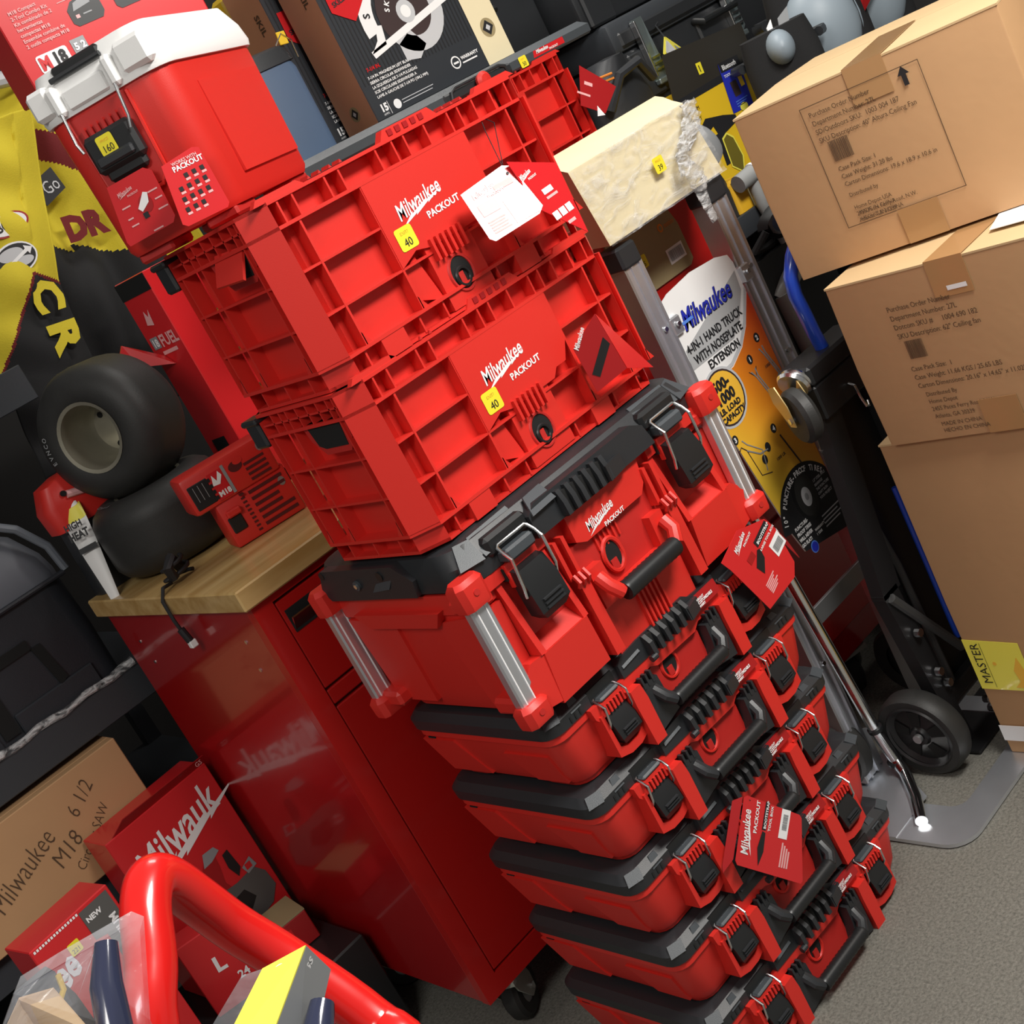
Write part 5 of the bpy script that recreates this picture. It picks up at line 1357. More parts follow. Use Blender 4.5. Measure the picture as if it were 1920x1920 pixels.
# ------------------------------------------------------------------ black hand truck with blue handle
def black_truck():
    t = thing('hand_truck', 'black steel hand truck with blue bent handle between cartons and aluminium truck', 'hand truck', (.79, .05, 0))
    f = MB()
    f.box(.0, .215, -.035, .045, .845, .885, 'bsteel', b=.006)
    f.box(.0, .215, -.032, .0, .775, .845, 'bsteel', b=.004)
    f.slab([(.006, -.02, .80), (.060, -.02, .80), (.010, -.02, .40), (-.050, -.02, .40)], (0, .03, 0), 'bsteel')
    f.slab([(-.050, -.02, .41), (.0, -.02, .41), (.03, -.02, .02), (-.01, -.02, .02)], (0, .03, 0), 'bsteel')
    f.box(.170, .212, -.02, .012, .02, .80, 'bsteel', b=.003)
    f.tube([(.0, .01, .72), (.03, .01, .62), (.05, .0, .42), (.06, .0, .10)], .008, 'gsteel', 8)
    f.tube([(-.035, -.024, .398), (.10, -.024, .19)], .010, 'gsteel', 8)
    f.box(-.02, .215, -.018, .008, .105, .135, 'bsteel', b=.003)
    f.cyl((-.06, .0, .095), (.20, .0, .095), .010, 'gsteel', 12)
    f.build('frame', t)
    p = MB(); p.xz([(.060, .775), (.172, .775), (.172, .10), (.075, .10), (.03, .40)], .010, .016, 'bsteel'); p.build('shade_backing', t)  # added dark sheet standing in for the darkness seen between the uprights
    h = MB()
    h.tube([(.085, -.06, 1.100), (.060, -.058, 1.082), (.042, -.05, 1.05), (.040, -.045, 1.015), (.055, -.035, .97), (.075, -.02, .925), (.098, -.005, .885), (.104, .0, .85)], .0135, 'bluec', 14)
    h.build('handle', t)['label'] = 'blue enamelled bent handle'
    b = MB(); b.tube([(.108, -.022, .565), (.105, -.024, .40), (.100, -.026, .215)], .0065, 'bluec', 8); b.build('blue_tube', t)['label'] = 'thin blue tube on the frame'
    k = MB(); k.tube([(.092, -.034, .805), (.090, -.046, .80), (.088, -.050, .775), (.094, -.050, .752), (.104, -.048, .748), (.108, -.046, .758)], .0028, 'wire', 8); k.build('hook', t)['label'] = 'small steel hook'
    for x, z in ((.118, -.0), (.0, 0)): pass
    for x, z in ((.100, .06), (.104, .035), (-.01, .30), (.0, .20), (.012, .165)):
        bo = MB(); bo.cyl((x, -.024, z), (x, -.036, z), .009, 'wire', 8); bo.build('bolt', t)
    w2 = MB(); Mw = Matrix.Translation((-.062, .016, .095)) @ Matrix.Rotation(R(90), 4, 'Y')
    w2.lathe([(.068, -.022), (.088, -.024), (.0945, -.014), (.0945, .014), (.088, .024), (.068, .022)], 'rubber', 40, Mw)
    w2.lathe([(.066, -.022), (.070, -.026), (.074, -.022)], 'bsteel', 40, Mw)
    o = w2.build('wheel', t); o['label'] = 'solid black rubber wheel'
    hb = MB()
    hb.lathe([(.0, -.016), (.018, -.020), (.022, -.014), (.060, -.010), (.069, -.018), (.069, .016), (0, .016)], 'bsteel', 32, Mw)
    for a in range(5):
        hb.box(-.004, .004, -.009, .009, 0, 0, 'gsteel') if False else None
        A = R(a * 72 + 20)
        hb.slab([(-.0155, 0, 0)] and [(-.015, .026 * math.cos(A - .35), .026 * math.sin(A - .35)), (-.015, .026 * math.cos(A + .35), .026 * math.sin(A + .35)), (-.0115, .058 * math.cos(A + .26), .058 * math.sin(A + .26)), (-.0115, .058 * math.cos(A - .26), .058 * math.sin(A - .26))], (-.0012, 0, 0), 'void', Matrix.Translation((-.062, .016, .095)))
    hb.cyl((-.082, .016, .095), (-.091, .016, .095), .0095, 'alud', 12)
    hb.build('hub', o)
    # swivel caster folded at the top
    c = MB(); Mc = Matrix.Translation((-.050, -.02, .815)) @ Matrix.Rotation(R(62), 4, 'Z')
    c.lathe([(.0, -.016), (.048, -.016), (.055, -.008), (.055, .008), (.048, .016), (.0, .016)], 'rubber', 28, Mc @ Matrix.Rotation(R(90), 4, 'X'))
    co = c.build('caster_wheel', t)
    c = MB()
    for s in (-1, 1): c.slab([(-.012, s * .021, -.012), (.012, s * .021, -.014), (.048, s * .021, .032), (.046, s * .021, .062), (.012, s * .021, .070), (-.010, s * .021, .030)], (0, s * .002, 0), 'brass', Mc)
    c.cyl((Mc @ Vector((0, -.026, 0)))[:], (Mc @ Vector((0, .026, 0)))[:], .006, 'wire', 10)
    c.lathe([(.0, 0), (.030, .0), (.034, .006), (.030, .012), (.026, .014), (.030, .018), (.026, .024), (0, .024)], 'wire', 24, Matrix.Translation((-.022, -.004, .862)) @ Matrix.Rotation(R(68), 4, 'Y'))
    c.build('caster_fork', co)['label'] = 'yellow zinc caster fork with steel swivel ring'
    n = MB(); n.box(-.01, .215, -.05, .06, .003, .009, 'bsteel', b=.001); n.build('toe_plate', t)
black_truck()

# ------------------------------------------------------------------ rear shelving at the right
def shelf_unit(label, x0, x1, y0, y1, levels, beam, post_h):
    t = thing('shelving_unit', label, 'shelf', (x0, y0, 0))
    W, D = x1 - x0, y1 - y0
    for z in levels:
        s = MB(); s.box(0, W, .012, D, z - .018, z - .001, 'shelfst'); s.build('shelf_board', t)
        b = MB(); b.box(-.01, W + .01, 0, .012, z - beam, z, 'shelfst', b=.002); b.build('front_beam', t)
    for x in (.02, W - .02):
        for y in (.035, D - .02):
            p = MB(); p.box(x - .02, x + .02, y - .02, y + .02, 0, post_h, 'shelfst'); p.build('post', t)
    return t
shelf_unit('black shelving behind the cartons holding tool cases', 1.20, 2.75, .40, 1.45, (.56, 1.10), .05, 1.10)
shelf_unit('black shelving along the back wall behind the tool cases', 1.45, 2.95, 1.50, 2.0, (.6, 1.2, 1.75), .05, 2.2)

def hard_case(label, loc, w2, d, h, latches, yellow_label):
    t = thing('tool_case', label, 'case', loc)
    b = MB()
    b.box(0, w2, 0, d, 0, h * .62, 'black', b=.012, seg=2)
    b.box(.02, w2 * .15, -.012, .02, .0, h * .58, 'black', b=.006); b.box(w2 * .42, w2 * .62, -.012, .02, .02, h * .55, 'black', b=.006)
    b.build('body', t)
    l = MB(); l.box(-.006, w2 + .006, -.006, d, h * .62, h, 'shelfst', b=.016, seg=2); l.box(.02, w2 - .02, -.012, .02, h * .66, h * .86, 'black', b=.008)
    l.build('lid', t)
    for x in latches:
        k = MB()
        k.slab([(x - .022, -.014, h * .16), (x + .022, -.014, h * .16), (x + .022, -.026, h * .22), (x + .020, -.020, h * .90), (x - .020, -.020, h * .90), (x - .022, -.026, h * .22)], (0, .008, 0), 'steelg')
        k.box(x - .024, x - .018, -.030, -.012, h * .2, h * .88, 'wire', b=.001)
        for q in range(3): k.box(x - .014, x + .018, -.030, -.018, h * (.26 + .07 * q), h * (.285 + .07 * q), 'wire')
        k.box(x - .022, x + .022, -.030, -.012, h * .10, h * .17, 'steelg', b=.003)
        k.build('latch', t)['label'] = 'bright steel lever latch'
    h2 = MB(); h2.tube([(w2 * .42, -.005, h * .55), (w2 * .42, -.035, h * .50), (w2 * .62, -.035, h * .50), (w2 * .62, -.005, h * .55)], .009, 'grip', 10); h2.build('handle', t)
    if yellow_label:
        y = MB(); y.box(w2 * .12, w2 * .40, -.014, -.004, h * .35, h * .72, 'yel', b=.002); y.rect(w2 * .14, w2 * .38, h * .30, h * .33, (0, -.0145, 0), FRONT, 'greycardl'); y.build('name_plate', t)['label'] = 'yellow name plate'
    return t
hard_case('black tool case with two bright steel latches, behind the yellow tool carton', (1.535, .80, 1.385), .74, .33, .215, (.095, .455), False)
hard_case('black tool case with yellow name plate, above the case with steel latches', (1.50, .83, 1.603), .80, .30, .23, (), True)
cb = MB(); cb.loft([rrect(1.50, 2.28, .82, 1.2, .02, 1.1005), rrect(1.50, 2.28, .82, 1.2, .02, 1.384)], 'black'); cb.box(1.52, 2.26, .814, .82, 1.30, 1.37, 'yel', b=.002)
tag(cb.build('tool_case'), 'dark tool case with yellow band, lowest under the case with steel latches', 'case')

def yellow_carton():
    t = thing('tool_carton', 'yellow and black tool carton with blue panel between wrapped carton and brown cartons', 'box', (1.29, .62, 1.1005), 0)
    b = MB(); b.box(0, .50, 0, .12, 0, .262, 'yel', b=.002)
    b.slab([(.16, -.0002, .262), (.50, -.0002, .245), (.505, -.0002, .352), (.19, -.0002, .375)], (0, .004, 0), 'blackc')
    b.slab([(.0, -.0006, .235), (.19, -.0006, .250), (.50, -.0006, .246), (.50, -.0006, .266), (.0, -.0006, .266)], (0, .0004, 0), 'ink')
    o = (0, -.0004, 0)
    b.shape([(.340, .168), (.425, .164), (.440, .285), (.358, .290)], o, FRONT, 'bluep', lift=.0012)
    b.shape([(.357, .268), (.439, .262), (.441, .288), (.359, .292)], o, FRONT, 'ink', lift=.0016)
    b.text('Bluetooth', (.366, -.0004, .272), FRONT, .017, 'white', bold=.02, lift=.0022, sx=.85, rot=-2)
    b.text('TOOL CONNECT', (.362, -.0004, .253), FRONT, .010, 'white', bold=.02, lift=.0018)
    b.rect(.372, .398, .200, .238, o, FRONT, 'maroonp', lift=.0018); b.rect(.408, .424, .215, .240, o, FRONT, 'yel', lift=.0018)
    for k in range(3): b.rect(.365, .415 - .008 * k, .188 - k * .006, .190 - k * .006, o, FRONT, 'bluel', lift=.0018)
    b.disc(.388, .170, .016, .010, o, FRONT, 'yelb', lift=.0018)
    b.text('LITHIUM', (.185, -.0004, .222), FRONT, .014, 'ink', sx=.9); b.text('BATTERY', (.175, -.0004, .198), FRONT, .014, 'ink', sx=.9)
    # tool picture: black loop handle above a dark faceted window
    b.shape([(.165, .120), (.175, .165), (.235, .195), (.30, .180), (.345, .165), (.345, .150), (.285, .140), (.262, .07), (.24, .07), (.248, .135), (.20, .135), (.19, .115)], o, FRONT, 'ink', lift=.0012)
    b.shape([(.195, .142), (.205, .155), (.250, .168), (.255, .148)], o, FRONT, 'yel', lift=.0016)
    b.shape([(.255, .060), (.262, .132), (.285, .140), (.305, .122), (.312, .068), (.290, .030)], o, FRONT, 'yelb', lift=.0016); b.shape([(.259, .062), (.266, .128), (.284, .135), (.301, .119), (.307, .070), (.289, .036)], o, FRONT, 'olive', lift=.002)
    b.build('carton', t, smooth=0)
    s = MB(); s.rect(-.010, .010, -.014, .014, (.292, -.0006, .305), FRONT, 'sticker', rot=-4); s.rect(-.003, .0, -.009, .008, (.292, -.0009, .305), FRONT, 'ink', lift=.001); s.build('price_sticker', t, smooth=0)['label'] = 'small yellow sticker'
yellow_carton()
g = thing('hang_tag', 'folded yellow and clear tag hanging from the black latched case', 'tag', (1.66, .755, 1.50))
m = MB(Matrix.Translation((-1.66, -.755, -1.50)))
m.slab([(1.668, .752, 1.508), (1.622, .738, 1.472), (1.648, .730, 1.398), (1.690, .745, 1.44)], (0, .0012, 0), 'yelb'); m.slab([(1.668, .7515, 1.500), (1.632, .7370, 1.472), (1.650, .7335, 1.425), (1.684, .744, 1.452)], (0, -.0006, 0), 'greycardl')
m.build('front_card', g, smooth=0)
m = MB(Matrix.Translation((-1.66, -.755, -1.50))); m.slab([(1.672, .756, 1.510), (1.735, .765, 1.452), (1.715, .752, 1.392), (1.690, .747, 1.44)], (0, .0012, 0), 'yelb'); m.slab([(1.690, .7535, 1.478), (1.728, .760, 1.448), (1.712, .7515, 1.405), (1.694, .747, 1.44)], (0, -.0006, 0), 'greycard')
m.build('rear_card', g, smooth=0)
m = MB(Matrix.Translation((-1.66, -.755, -1.50))); m.tube([(1.668, .752, 1.505), (1.675, .77, 1.54), (1.70, .78, 1.545)], .002, 'black', 6); m.build('loop', g)

# knee pads with big grey caps
def knee(label, loc, s, rz):
    cw = .078 * s if s > 1 else .034
    t = thing('knee_pad', label, 'knee pad', loc, rz, 'grey capped knee pads at the upper right')
    b = MB(); b.loft([[(x * s * (.75 + .25 * k), y * s * .9, z) for x, y, _ in rrect(-.095, .095, -.02, .085, .035, 0, 5)] for k, z in ((0.4, 0), (.8, .08), (1, .17 * s), (.95, .25 * s), (.5, .315 * s))], 'blackcloth'); b.build('pad', t, smooth=60)
    c = MB(); secs = []
    for k in range(9):
        f = k / 8; r = math.cos(f * PI / 2)
        secs.append([(cw * r * math.cos(2 * PI * j / 26), -s * (.012 + .055 * math.sin(f * PI / 2)), (s * (.205 if s > 1 else .27) + (.098 * s if s > 1 else .042) * max(r, .02) * math.sin(2 * PI * j / 26))) for j in range(26)])
    c.loft([[(cw * 1.05 * math.cos(2 * PI * j / 26), -s * .006, (s * (.205 if s > 1 else .27) + (.102 * s if s > 1 else .045) * math.sin(2 * PI * j / 26))) for j in range(26)], [(cw * 1.05 * math.cos(2 * PI * j / 26), -s * .014, (s * (.205 if s > 1 else .27) + (.102 * s if s > 1 else .045) * math.sin(2 * PI * j / 26))) for j in range(26)]] + secs, 'kneegrey', (0, 1)); c.build('cap', t, smooth=60)['label'] = 'smooth grey plastic cap'
    for z in (.10, .26):
        k = MB(); k.tube([(-.10 * s, .02, z * s), (-.12 * s, .06, z * s), (0, .10, z * s), (.12 * s, .06, z * s), (.10 * s, .02, z * s)], .012 * s, 'black', 8)
        k.build('strap', t)
    return t
knee('biggest grey capped knee pad just above the top brown carton', (1.925, .50, 1.1005), 1.20, -48)
knee('smaller grey capped knee pad half hidden left of the biggest one', (1.700, .47, 1.1005), .98, -48)
knee('grey capped knee pad cut by the top edge of the photo, at the far right', (2.20, .53, 1.1005), 1.22, -40)
q = MB(); q.slab([(1.735, .470, 1.425), (1.765, .455, 1.44), (1.735, .455, 1.36), (1.705, .462, 1.31), (1.700, .468, 1.33)], (.002, .003, 0), 'greycard'); q.slab([(1.722, .50, 1.415), (1.738, .492, 1.43), (1.712, .486, 1.35)], (.001, .003, 0), 'white')
q.box(1.69, 1.72, .47, .50, 1.1005, 1.33, 'blackcloth')
tag(q.build('product_card', smooth=0), 'thin grey product card standing between the two left knee pads', 'card')
q = MB(); q.slab([(2.02, .44, 1.375), (2.10, .43, 1.42), (2.115, .43, 1.375), (1.985, .435, 1.318)], (0, .004, 0), 'cardredd'); q.slab([(2.07, .4295, 1.43), (2.15, .425, 1.44), (2.11, .428, 1.372), (2.06, .432, 1.362)], (0, .003, 0), 'greycard')
q.box(2.03, 2.06, .45, .47, 1.1005, 1.37, 'blackcloth')
tag(q.build('product_card', smooth=0), 'dark red pointed card in front of the biggest knee pad', 'card')

# soft goods between the crates and the latched case
def glove(label, loc, seed, k=1.0):
    rnd = random.Random(seed); t = thing('work_bag', label, 'bag', loc)
    b = MB(); secs = []
    for j in range(9):
        z = j / 8 * .40 * k; w2 = (.10, .115, .12, .118, .112, .105, .10, .085, .04)[j]
        secs.append([(w2 * math.cos(2 * PI * i / 16) * (1 + rnd.uniform(-.10, .10)), .06 * math.sin(2 * PI * i / 16) * (1 + rnd.uniform(-.15, .15)), z + rnd.uniform(-.006, .006)) for i in range(16)])
    b.loft(secs, 'bagblack'); b.build('body', t, smooth=60)
    s = MB(); s.tube([(-.09, -.05, .30 * k), (-.05, -.085, .36 * k), (.02, -.09, .37 * k), (.08, -.06, .32 * k)], .012, 'bagblack', 8); s.build('strap', t)
    o = MB()
    for q2 in range(2): o.tube([(-.105, -.03, .355 * k - .012 * q2), (-.09, -.06, .375 * k - .012 * q2), (-.06, -.075, .372 * k - .012 * q2)], .003, 'orange', 6)
    o.build('piping', t)['label'] = 'orange piping'
    return t
glove('black nylon tool bag with orange piping beside the rear crate', (1.405, .74, 1.1005), 4, 1.06)
# clear goggles, grey tubes and black goggles in front of the shelf goods, right of the aluminium truck
st = MB(); st.box(1.165, 1.195, .395, 1.0, 0, 1.0, 'void'); 
bk = MB(); bk.loft([rrect(1.165, 1.44, .365, .395, .01, .0, 2), rrect(1.165, 1.44, .365, .395, .01, 1.0, 2)], 'bsteel')
tag(bk.build('panel_box'), 'dark flat carton standing on the floor behind the blue handle', 'box')
q = thing('safety_goggles', 'black safety goggles lying behind the blue handle right of the aluminium truck', 'goggles', (1.32, .375, 1.001))
m = MB(); m.loft([[(.085 * math.cos(2 * PI * i / 20), -.02 - .03 * f + .012 * math.cos(4 * PI * i / 20), .055 + .04 * math.sin(2 * PI * i / 20) * (1.1 - .2 * f)) for i in range(20)] for f in (0, .5, 1)], 'grip', (0, 0)); m.build('frame', q)
m = MB(); m.add([(.075 * math.cos(2 * PI * i / 20), -.045, .055 + .032 * math.sin(2 * PI * i / 20)) for i in range(20)], [tuple(range(20))], 'navy'); m.build('lens', q)
m = MB(); m.tube([(-.085, -.03, .05), (-.11, -.0, .02), (-.06, .015, .008), (.04, .015, .008), (.11, .0, .02), (.085, -.03, .05)], .009, 'blackcloth', 8); m.build('strap', q)
q = thing('plastic_pipe', 'short grey plastic pipe with white ring poking out beside the truck cap', 'pipe', (1.26, .385, 1.0))
m = MB(); m.tube([(.0, .0, .165), (.085, -.01, .172)], .020, 'casegl', 16); m.tube([(.05, -.02, .0), (.05, .0, .10), (.05, .0, .16)], .015, 'casegl', 12); m.build('tube', q)
m = MB(); m.tube([(.052, -.006, .169), (.060, -.007, .170)], .023, 'white', 16); m.build('ring', q)
q = MB(); q.loft([rrect(1.255, 1.315, .405, .46, .012, 1.1005, 3), rrect(1.255, 1.315, .405, .46, .012, 1.168, 3), rrect(1.265, 1.305, .41, .455, .012, 1.178, 3)], 'zyel')
tag(q.build('tool_battery'), 'small deep yellow tool battery by the corner of the top brown carton', 'battery')
q = thing('dust_hood', 'round grey tool hood behind the lower right corner of the wrapped carton', 'tool', (1.245, .45, 1.1005))
m = MB(); m.lathe([(.0, .055), (.03, .052), (.052, .036), (.058, .01), (.055, 0), (0, 0)], 'greycard', 24, Matrix.Translation((0, 0, .165)) @ Matrix.Rotation(R(70), 4, 'X')); m.build('hood', q)
m = MB(); m.lathe([(.0, .0), (.040, .0), (.042, .06), (.030, .12), (.022, .17), (0, .17)], 'black', 18); m.build('body', q)
q = MB(); q.tube([(1.21, .37, .90), (1.30, .34, .955), (1.42, .33, .985)], .022, 'casegl', 14); q.tube([(1.23, .335, .0), (1.23, .34, .5), (1.215, .362, .91)], .02, 'casegl', 12)
tag(q.build('plastic_pipe'), 'thick pale bent pipe behind the top of the blue handle', 'pipe')

# black cases seen above the third crate
hard_case('dark tool case high behind the tray and saw cartons', (1.02, .92, 1.60), .46, .30, .30, (), False)
hard_case('dark tool case behind the saw cartons, upper middle', (.66, .95, 1.60), .34, .22, .40, (), False)
cs = MB(); cs.loft([rrect(.66, 1.17, 1.16, 1.36, .02, 0, 2), rrect(.66, 1.17, 1.16, 1.36, .02, 1.599, 2)], 'bsteel'); cs.box(.66, 1.17, .93, 1.16, 1.575, 1.599, 'bsteel')
tag(cs.build('storage_rack'), 'black storage rack behind the worktop carrying the high dark cases', 'rack')
yp = MB(); yp.box(.56, .66, .80, .86, 1.82, 1.99, 'yel', b=.01); yp.box(.57, .65, .81, .86, 1.0665, 1.83, 'bsteel')
tag(yp.build('tool_carton'), 'yellow topped tool behind the rear saw carton at the top edge', 'box')

# ------------------------------------------------------------------ left shelving and its goods
lsh = shelf_unit('dark grey steel shelving at the left behind the tool cabinet', -1.25, -.055, 1.20, 1.75, (.5655, .885, 1.545), .078, 1.0)
for o in list(lsh.children):
    if o.name.startswith('post') and o.location.x == 0 and o.data.vertices[0].co.x > .6: pass

def grey_case():
    t = thing('tool_case', 'big rounded dark case with grey domed lid on the left shelf', 'case', (-.78, 1.222, .8855))
    b = MB(); b.loft([rrect(.0, .585, 0, .36, .04, 0), rrect(-.004, .588, -.004, .36, .045, .12), rrect(.0, .585, 0, .36, .05, .245)], 'case_black'); b.build('body', t)
    f = MB()
    f.box(.27, .44, -.010, .004, .150, .172, 'void'); f.xz([(.30, .15), (.335, .15), (.335, .02), (.30, .02)], -.008, .002, 'void'); f.xz([(.44, .15), (.462, .15), (.475, .06), (.455, .05)], -.008, .002, 'void'); f.xz([(.18, .10), (.29, .10), (.29, .0), (.18, .0)], -.006, .002, 'case_black')
    f.box(.34, .53, -.009, .0, .0, .055, 'case_black', b=.003)
    f.build('front_recesses', t)
    l = MB(); secs = []
    for z, x1, y0 in ((.245, .588, -.004), (.262, .588, -.004), (.30, .580, .0), (.36, .55, .02), (.40, .50, .05), (.425, .42, .09), (.435, .33, .13)):
        secs.append(rrect(-.002 + (.588 - x1) * .6, x1, y0, .36 - y0 * .5, .06, z, 5))
    l.loft(secs, 'casegrey'); l.build('lid', t, smooth=50)['label'] = 'grey domed lid'
    r = MB()
    r.tube([(.0, -.006, .247), (.30, -.009, .247), (.585, -.006, .247)], .006, 'case_black', 8)
    r.tube([(.50, .02, .415), (.552, .005, .372), (.586, -.004, .31), (.592, -.006, .25)], .009, 'caserim', 8); r.tube([(.33, .10, .437), (.43, .06, .432), (.50, .02, .415)], .009, 'caserim', 8)
    r.build('lid_rim', t)['label'] = 'paler rim along the lid edge'
grey_case()
m = MB(); rnd = random.Random(2)
pts = [(-.66 + .030 * k, 1.197 + .002 * math.sin(k), .8925 + .003 * math.sin(k * 1.7)) for k in range(17)]
m.tube(pts, [.006 + .004 * rnd.random() for _ in pts], 'filmw', 9); m.box(-.545, -.515, 1.1905, 1.1935, .889, .901, 'white')
tag(m.build('plastic_strip'), 'crumpled clear plastic strip along the edge of the left shelf', 'plastic strip')

t = thing('power_tool', 'red and black power tool standing behind the adhesive tube', 'tool', (-.10, 1.085, 1.066))
m = MB(); m.loft([rrect(-.09, .05, .0, .07, .02, 0), rrect(-.085, .045, .0, .07, .02, .15)], 'black'); m.build('base', t)
m = MB(); m.loft([rrect(-.10, .05, -.005, .075, .02, .15), rrect(-.105, .05, -.008, .075, .025, .20), rrect(-.085, .04, .0, .07, .02, .245), rrect(-.05, .03, .01, .06, .02, .255)], 'red'); m.tube([(-.05, -.010, .215), (.03, -.012, .195)], .008, 'pink', 8); m.cyl((-.055, -.006, .22), (-.055, -.012, .22), .006, 'void', 10); m.build('housing', t)

def saw_carton():
    t = thing('plain_carton', 'brown carton with handwritten circular saw note under the left shelf beam', 'box', (-.86, 1.165, .5675), 0, None)
    b = MB(); b.box(0, .548, 0, .030, 0, .225, 'carton', b=.002); b.box(0, .548, .03, .40, 0, .225, 'carton', b=.002)
    o = (0, -.0004, 0)
    def hw(s, x, z, size, rot=0, sx=.8): b.text(s, (x, -.0004, z), FRONT, size, 'pen', sx=sx, shear=.18, rot=rot, bold=-.012)
    hw('Milwaukee', .180, .066, .062, 21, .66); hw('M18', .318, .066, .052, 20); hw('6 1/2', .398, .132, .046, 32); hw('Circular SAW', .352, .034, .030, 36); hw('TOOL ONLY', .425, .010, .025, 6)
    b.build('carton', t, smooth=0)
saw_carton()

def bandsaw_box():
    t = thing('tool_carton', 'red carton with band saw picture pressed against the cabinet side', 'box', (-.475, 1.045, .255), 3.0)
    b = MB(); b.box(0, .262, 0, .11, 0, .405, 'cardred', b=.002)
    o = (0, -.0003, 0)
    logo(b, (.030, -.0003, .275), ((1, 0, .06), (-.06, 0, 1)), .285, 'white', False, 'Milwauk')
    # band saw picture: handle on top, dark rounded housing
    b.shape([(.098, .150), (.106, .185), (.125, .215), (.150, .245), (.172, .240), (.168, .205), (.160, .17), (.172, .14), (.150, .13)], o, FRONT, 'cardredd', lift=.0010)
    b.shape([(.138, .225), (.150, .252), (.178, .250), (.185, .236), (.160, .226)], o, FRONT, 'greycard', lift=.0014); b.shape([(.185, .222), (.20, .225), (.205, .175), (.192, .16), (.182, .19)], o, FRONT, 'grip', lift=.0014)
    b.shape([(.092, .110), (.100, .150), (.135, .158), (.180, .152), (.228, .155), (.246, .130), (.250, .090), (.225, .062), (.180, .052), (.130, .062), (.10, .085)], o, FRONT, 'toolgrey', lift=.0012)
    b.shape([(.135, .125), (.185, .130), (.20, .10), (.17, .078), (.14, .09)], o, FRONT, 'grip', lift=.0016)
    b.shape([(.206, .17), (.232, .18), (.238, .155), (.212, .150)], o, FRONT, 'greycard', lift=.0016); b.rect(.213, .228, .158, .172, o, FRONT, 'cardred', lift=.002)
    b.shape([(.107, .112), (.122, .122), (.128, .102), (.112, .096)], o, FRONT, 'white', lift=.002); b.rect(.112, .123, .104, .114, o, FRONT, 'cardred', lift=.0024)
    tlines(b, ['dless', 'ract', 'Kit'], (.052, -.0003, .170), FRONT, .016, 'pink', 1.2, bold=.02)
    b.rect(.098, .120, .012, .036, o, FRONT, 'greycardl'); b.text('3', (.103, -.0003, .015), FRONT, .022, 'ink', bold=.05, lift=.0012)
    b.build('carton', t, smooth=0)
    f = MB(); f.slab([(.02, .004, .404), (.262, .004, .404), (.262, -.012, .424), (.05, -.02, .430)], (0, .002, .001), 'cardredd'); f.text('GS', (.236, -.012, .412), FRONT, .014, 'pink'); f.build('top_flap', t, smooth=0)
bandsaw_box()

# low platform and goods below the shelf
pf = MB(); pf.box(-.95, -.215, .80, 1.19, .0, .2535, 'bsteel', b=.004)
tag(pf.build('storage_bin'), 'low dark bin on the floor under the red cartons at the left', 'bin')
t = thing('tool_carton', 'red carton with white capital L standing below the band saw carton', 'box', (-.50, .955, .2545), -18)
m = MB(); m.box(0, .125, 0, .07, 0, .175, 'cardred', b=.002); m.text('L', (.045, -.0004, .085), FRONT, .045, 'white', bold=.04, rot=-4); m.text('24', (.075, -.0004, .045), FRONT, .024, 'white', bold=.03); m.build('carton', t, smooth=0)
t = thing('tool_carton', 'small red carton standing on the floor bin at its right end', 'box', (-.335, .925, .2545), -8)
m = MB(); m.box(0, .085, 0, .10, 0, .070, 'cardredd', b=.002); m.box(.0, .085, .0, .1, .0705, .0745, 'tan'); m.rect(.008, .040, .012, .055, (0, -.0002, 0), FRONT, 'cardred'); m.build('carton', t, smooth=0)

def lithium():
    t = thing('battery_carton', 'red carton with yellow price sticker lying below the handwritten carton', 'box', (-.735, .80, .2545), 8)
    b = MB(); b.box(0, .175, 0, .10, 0, .425, 'cardred', b=.002)
    o = (0, -.0004, 0)
    b.shape([(.105, .418), (.168, .418), (.170, .300), (.128, .300), (.128, .352), (.105, .358)], o, FRONT, 'toolgrey'); b.text('NEW', (.110, -.0004, .392), FRONT, .014, 'white', bold=.04, lift=.0014)
    b.text('LITHIUM', (.160, -.0004, .300), ((0, 0, 1), (-1, 0, 0)), .020, 'white', bold=.04, lift=.0016)
    b.text('ee', (.010, -.0004, .325), FRONT, .075, 'white', sx=.7, shear=.35, bold=.03, rot=14); b.shape([(.02, .300), (.09, .345), (.088, .335), (.10, .350)], o, FRONT, 'white')
    for k in range(16): b.rect(.006 + k * .0062, .0100 + k * .0062, .416, .421, o, FRONT, 'white')
    price(b, (.068, -.0006, .375), FRONT, .024, '221', '')
    b.build('carton', t, smooth=0)
    return t
lithium()
t = thing('tool_sheath', 'black tool sheath with yellow trim at the left edge near the red handle', 'sheath', (-.79, .58, .0))
m = MB(); m.loft([rrect(-.045, .045, -.02, .03, .018, 0), rrect(-.045, .045, -.02, .03, .018, .66), rrect(-.035, .035, -.015, .025, .014, .715)], 'blackcloth'); m.build('body', t)
m = MB(); m.loft([rrect(-.036, .030, -.026, -.016, .004, .66, 3), rrect(-.036, .036, -.026, -.016, .004, .72, 3), rrect(-.030, .030, -.024, -.014, .004, .735, 3)], 'dgrey'); m.tube([(-.036, -.028, .672), (.0, -.030, .668), (.030, -.028, .690), (.036, -.026, .715)], .005, 'yel', 8); m.build('grip', t)['label'] = 'dark grey grip with yellow edging'

# ------------------------------------------------------------------ foreground display table with packs, red tubular handle
tb = thing('display_table', 'display table below the packs at the bottom edge of the photo', 'table', (-1.02, -.90, 0))
m = MB(); m.box(-.14, .17, -.12, .125, 1.03, 1.05, 'shelfst', b=.003); m.build('top', tb)
for x, y in ((-.12, -.10), (.15, -.10), (-.12, .105), (.15, .105)):
    m = MB(); m.box(x - .012, x + .012, y - .012, y + .012, 0, 1.03, 'shelfst'); m.build('leg', tb)

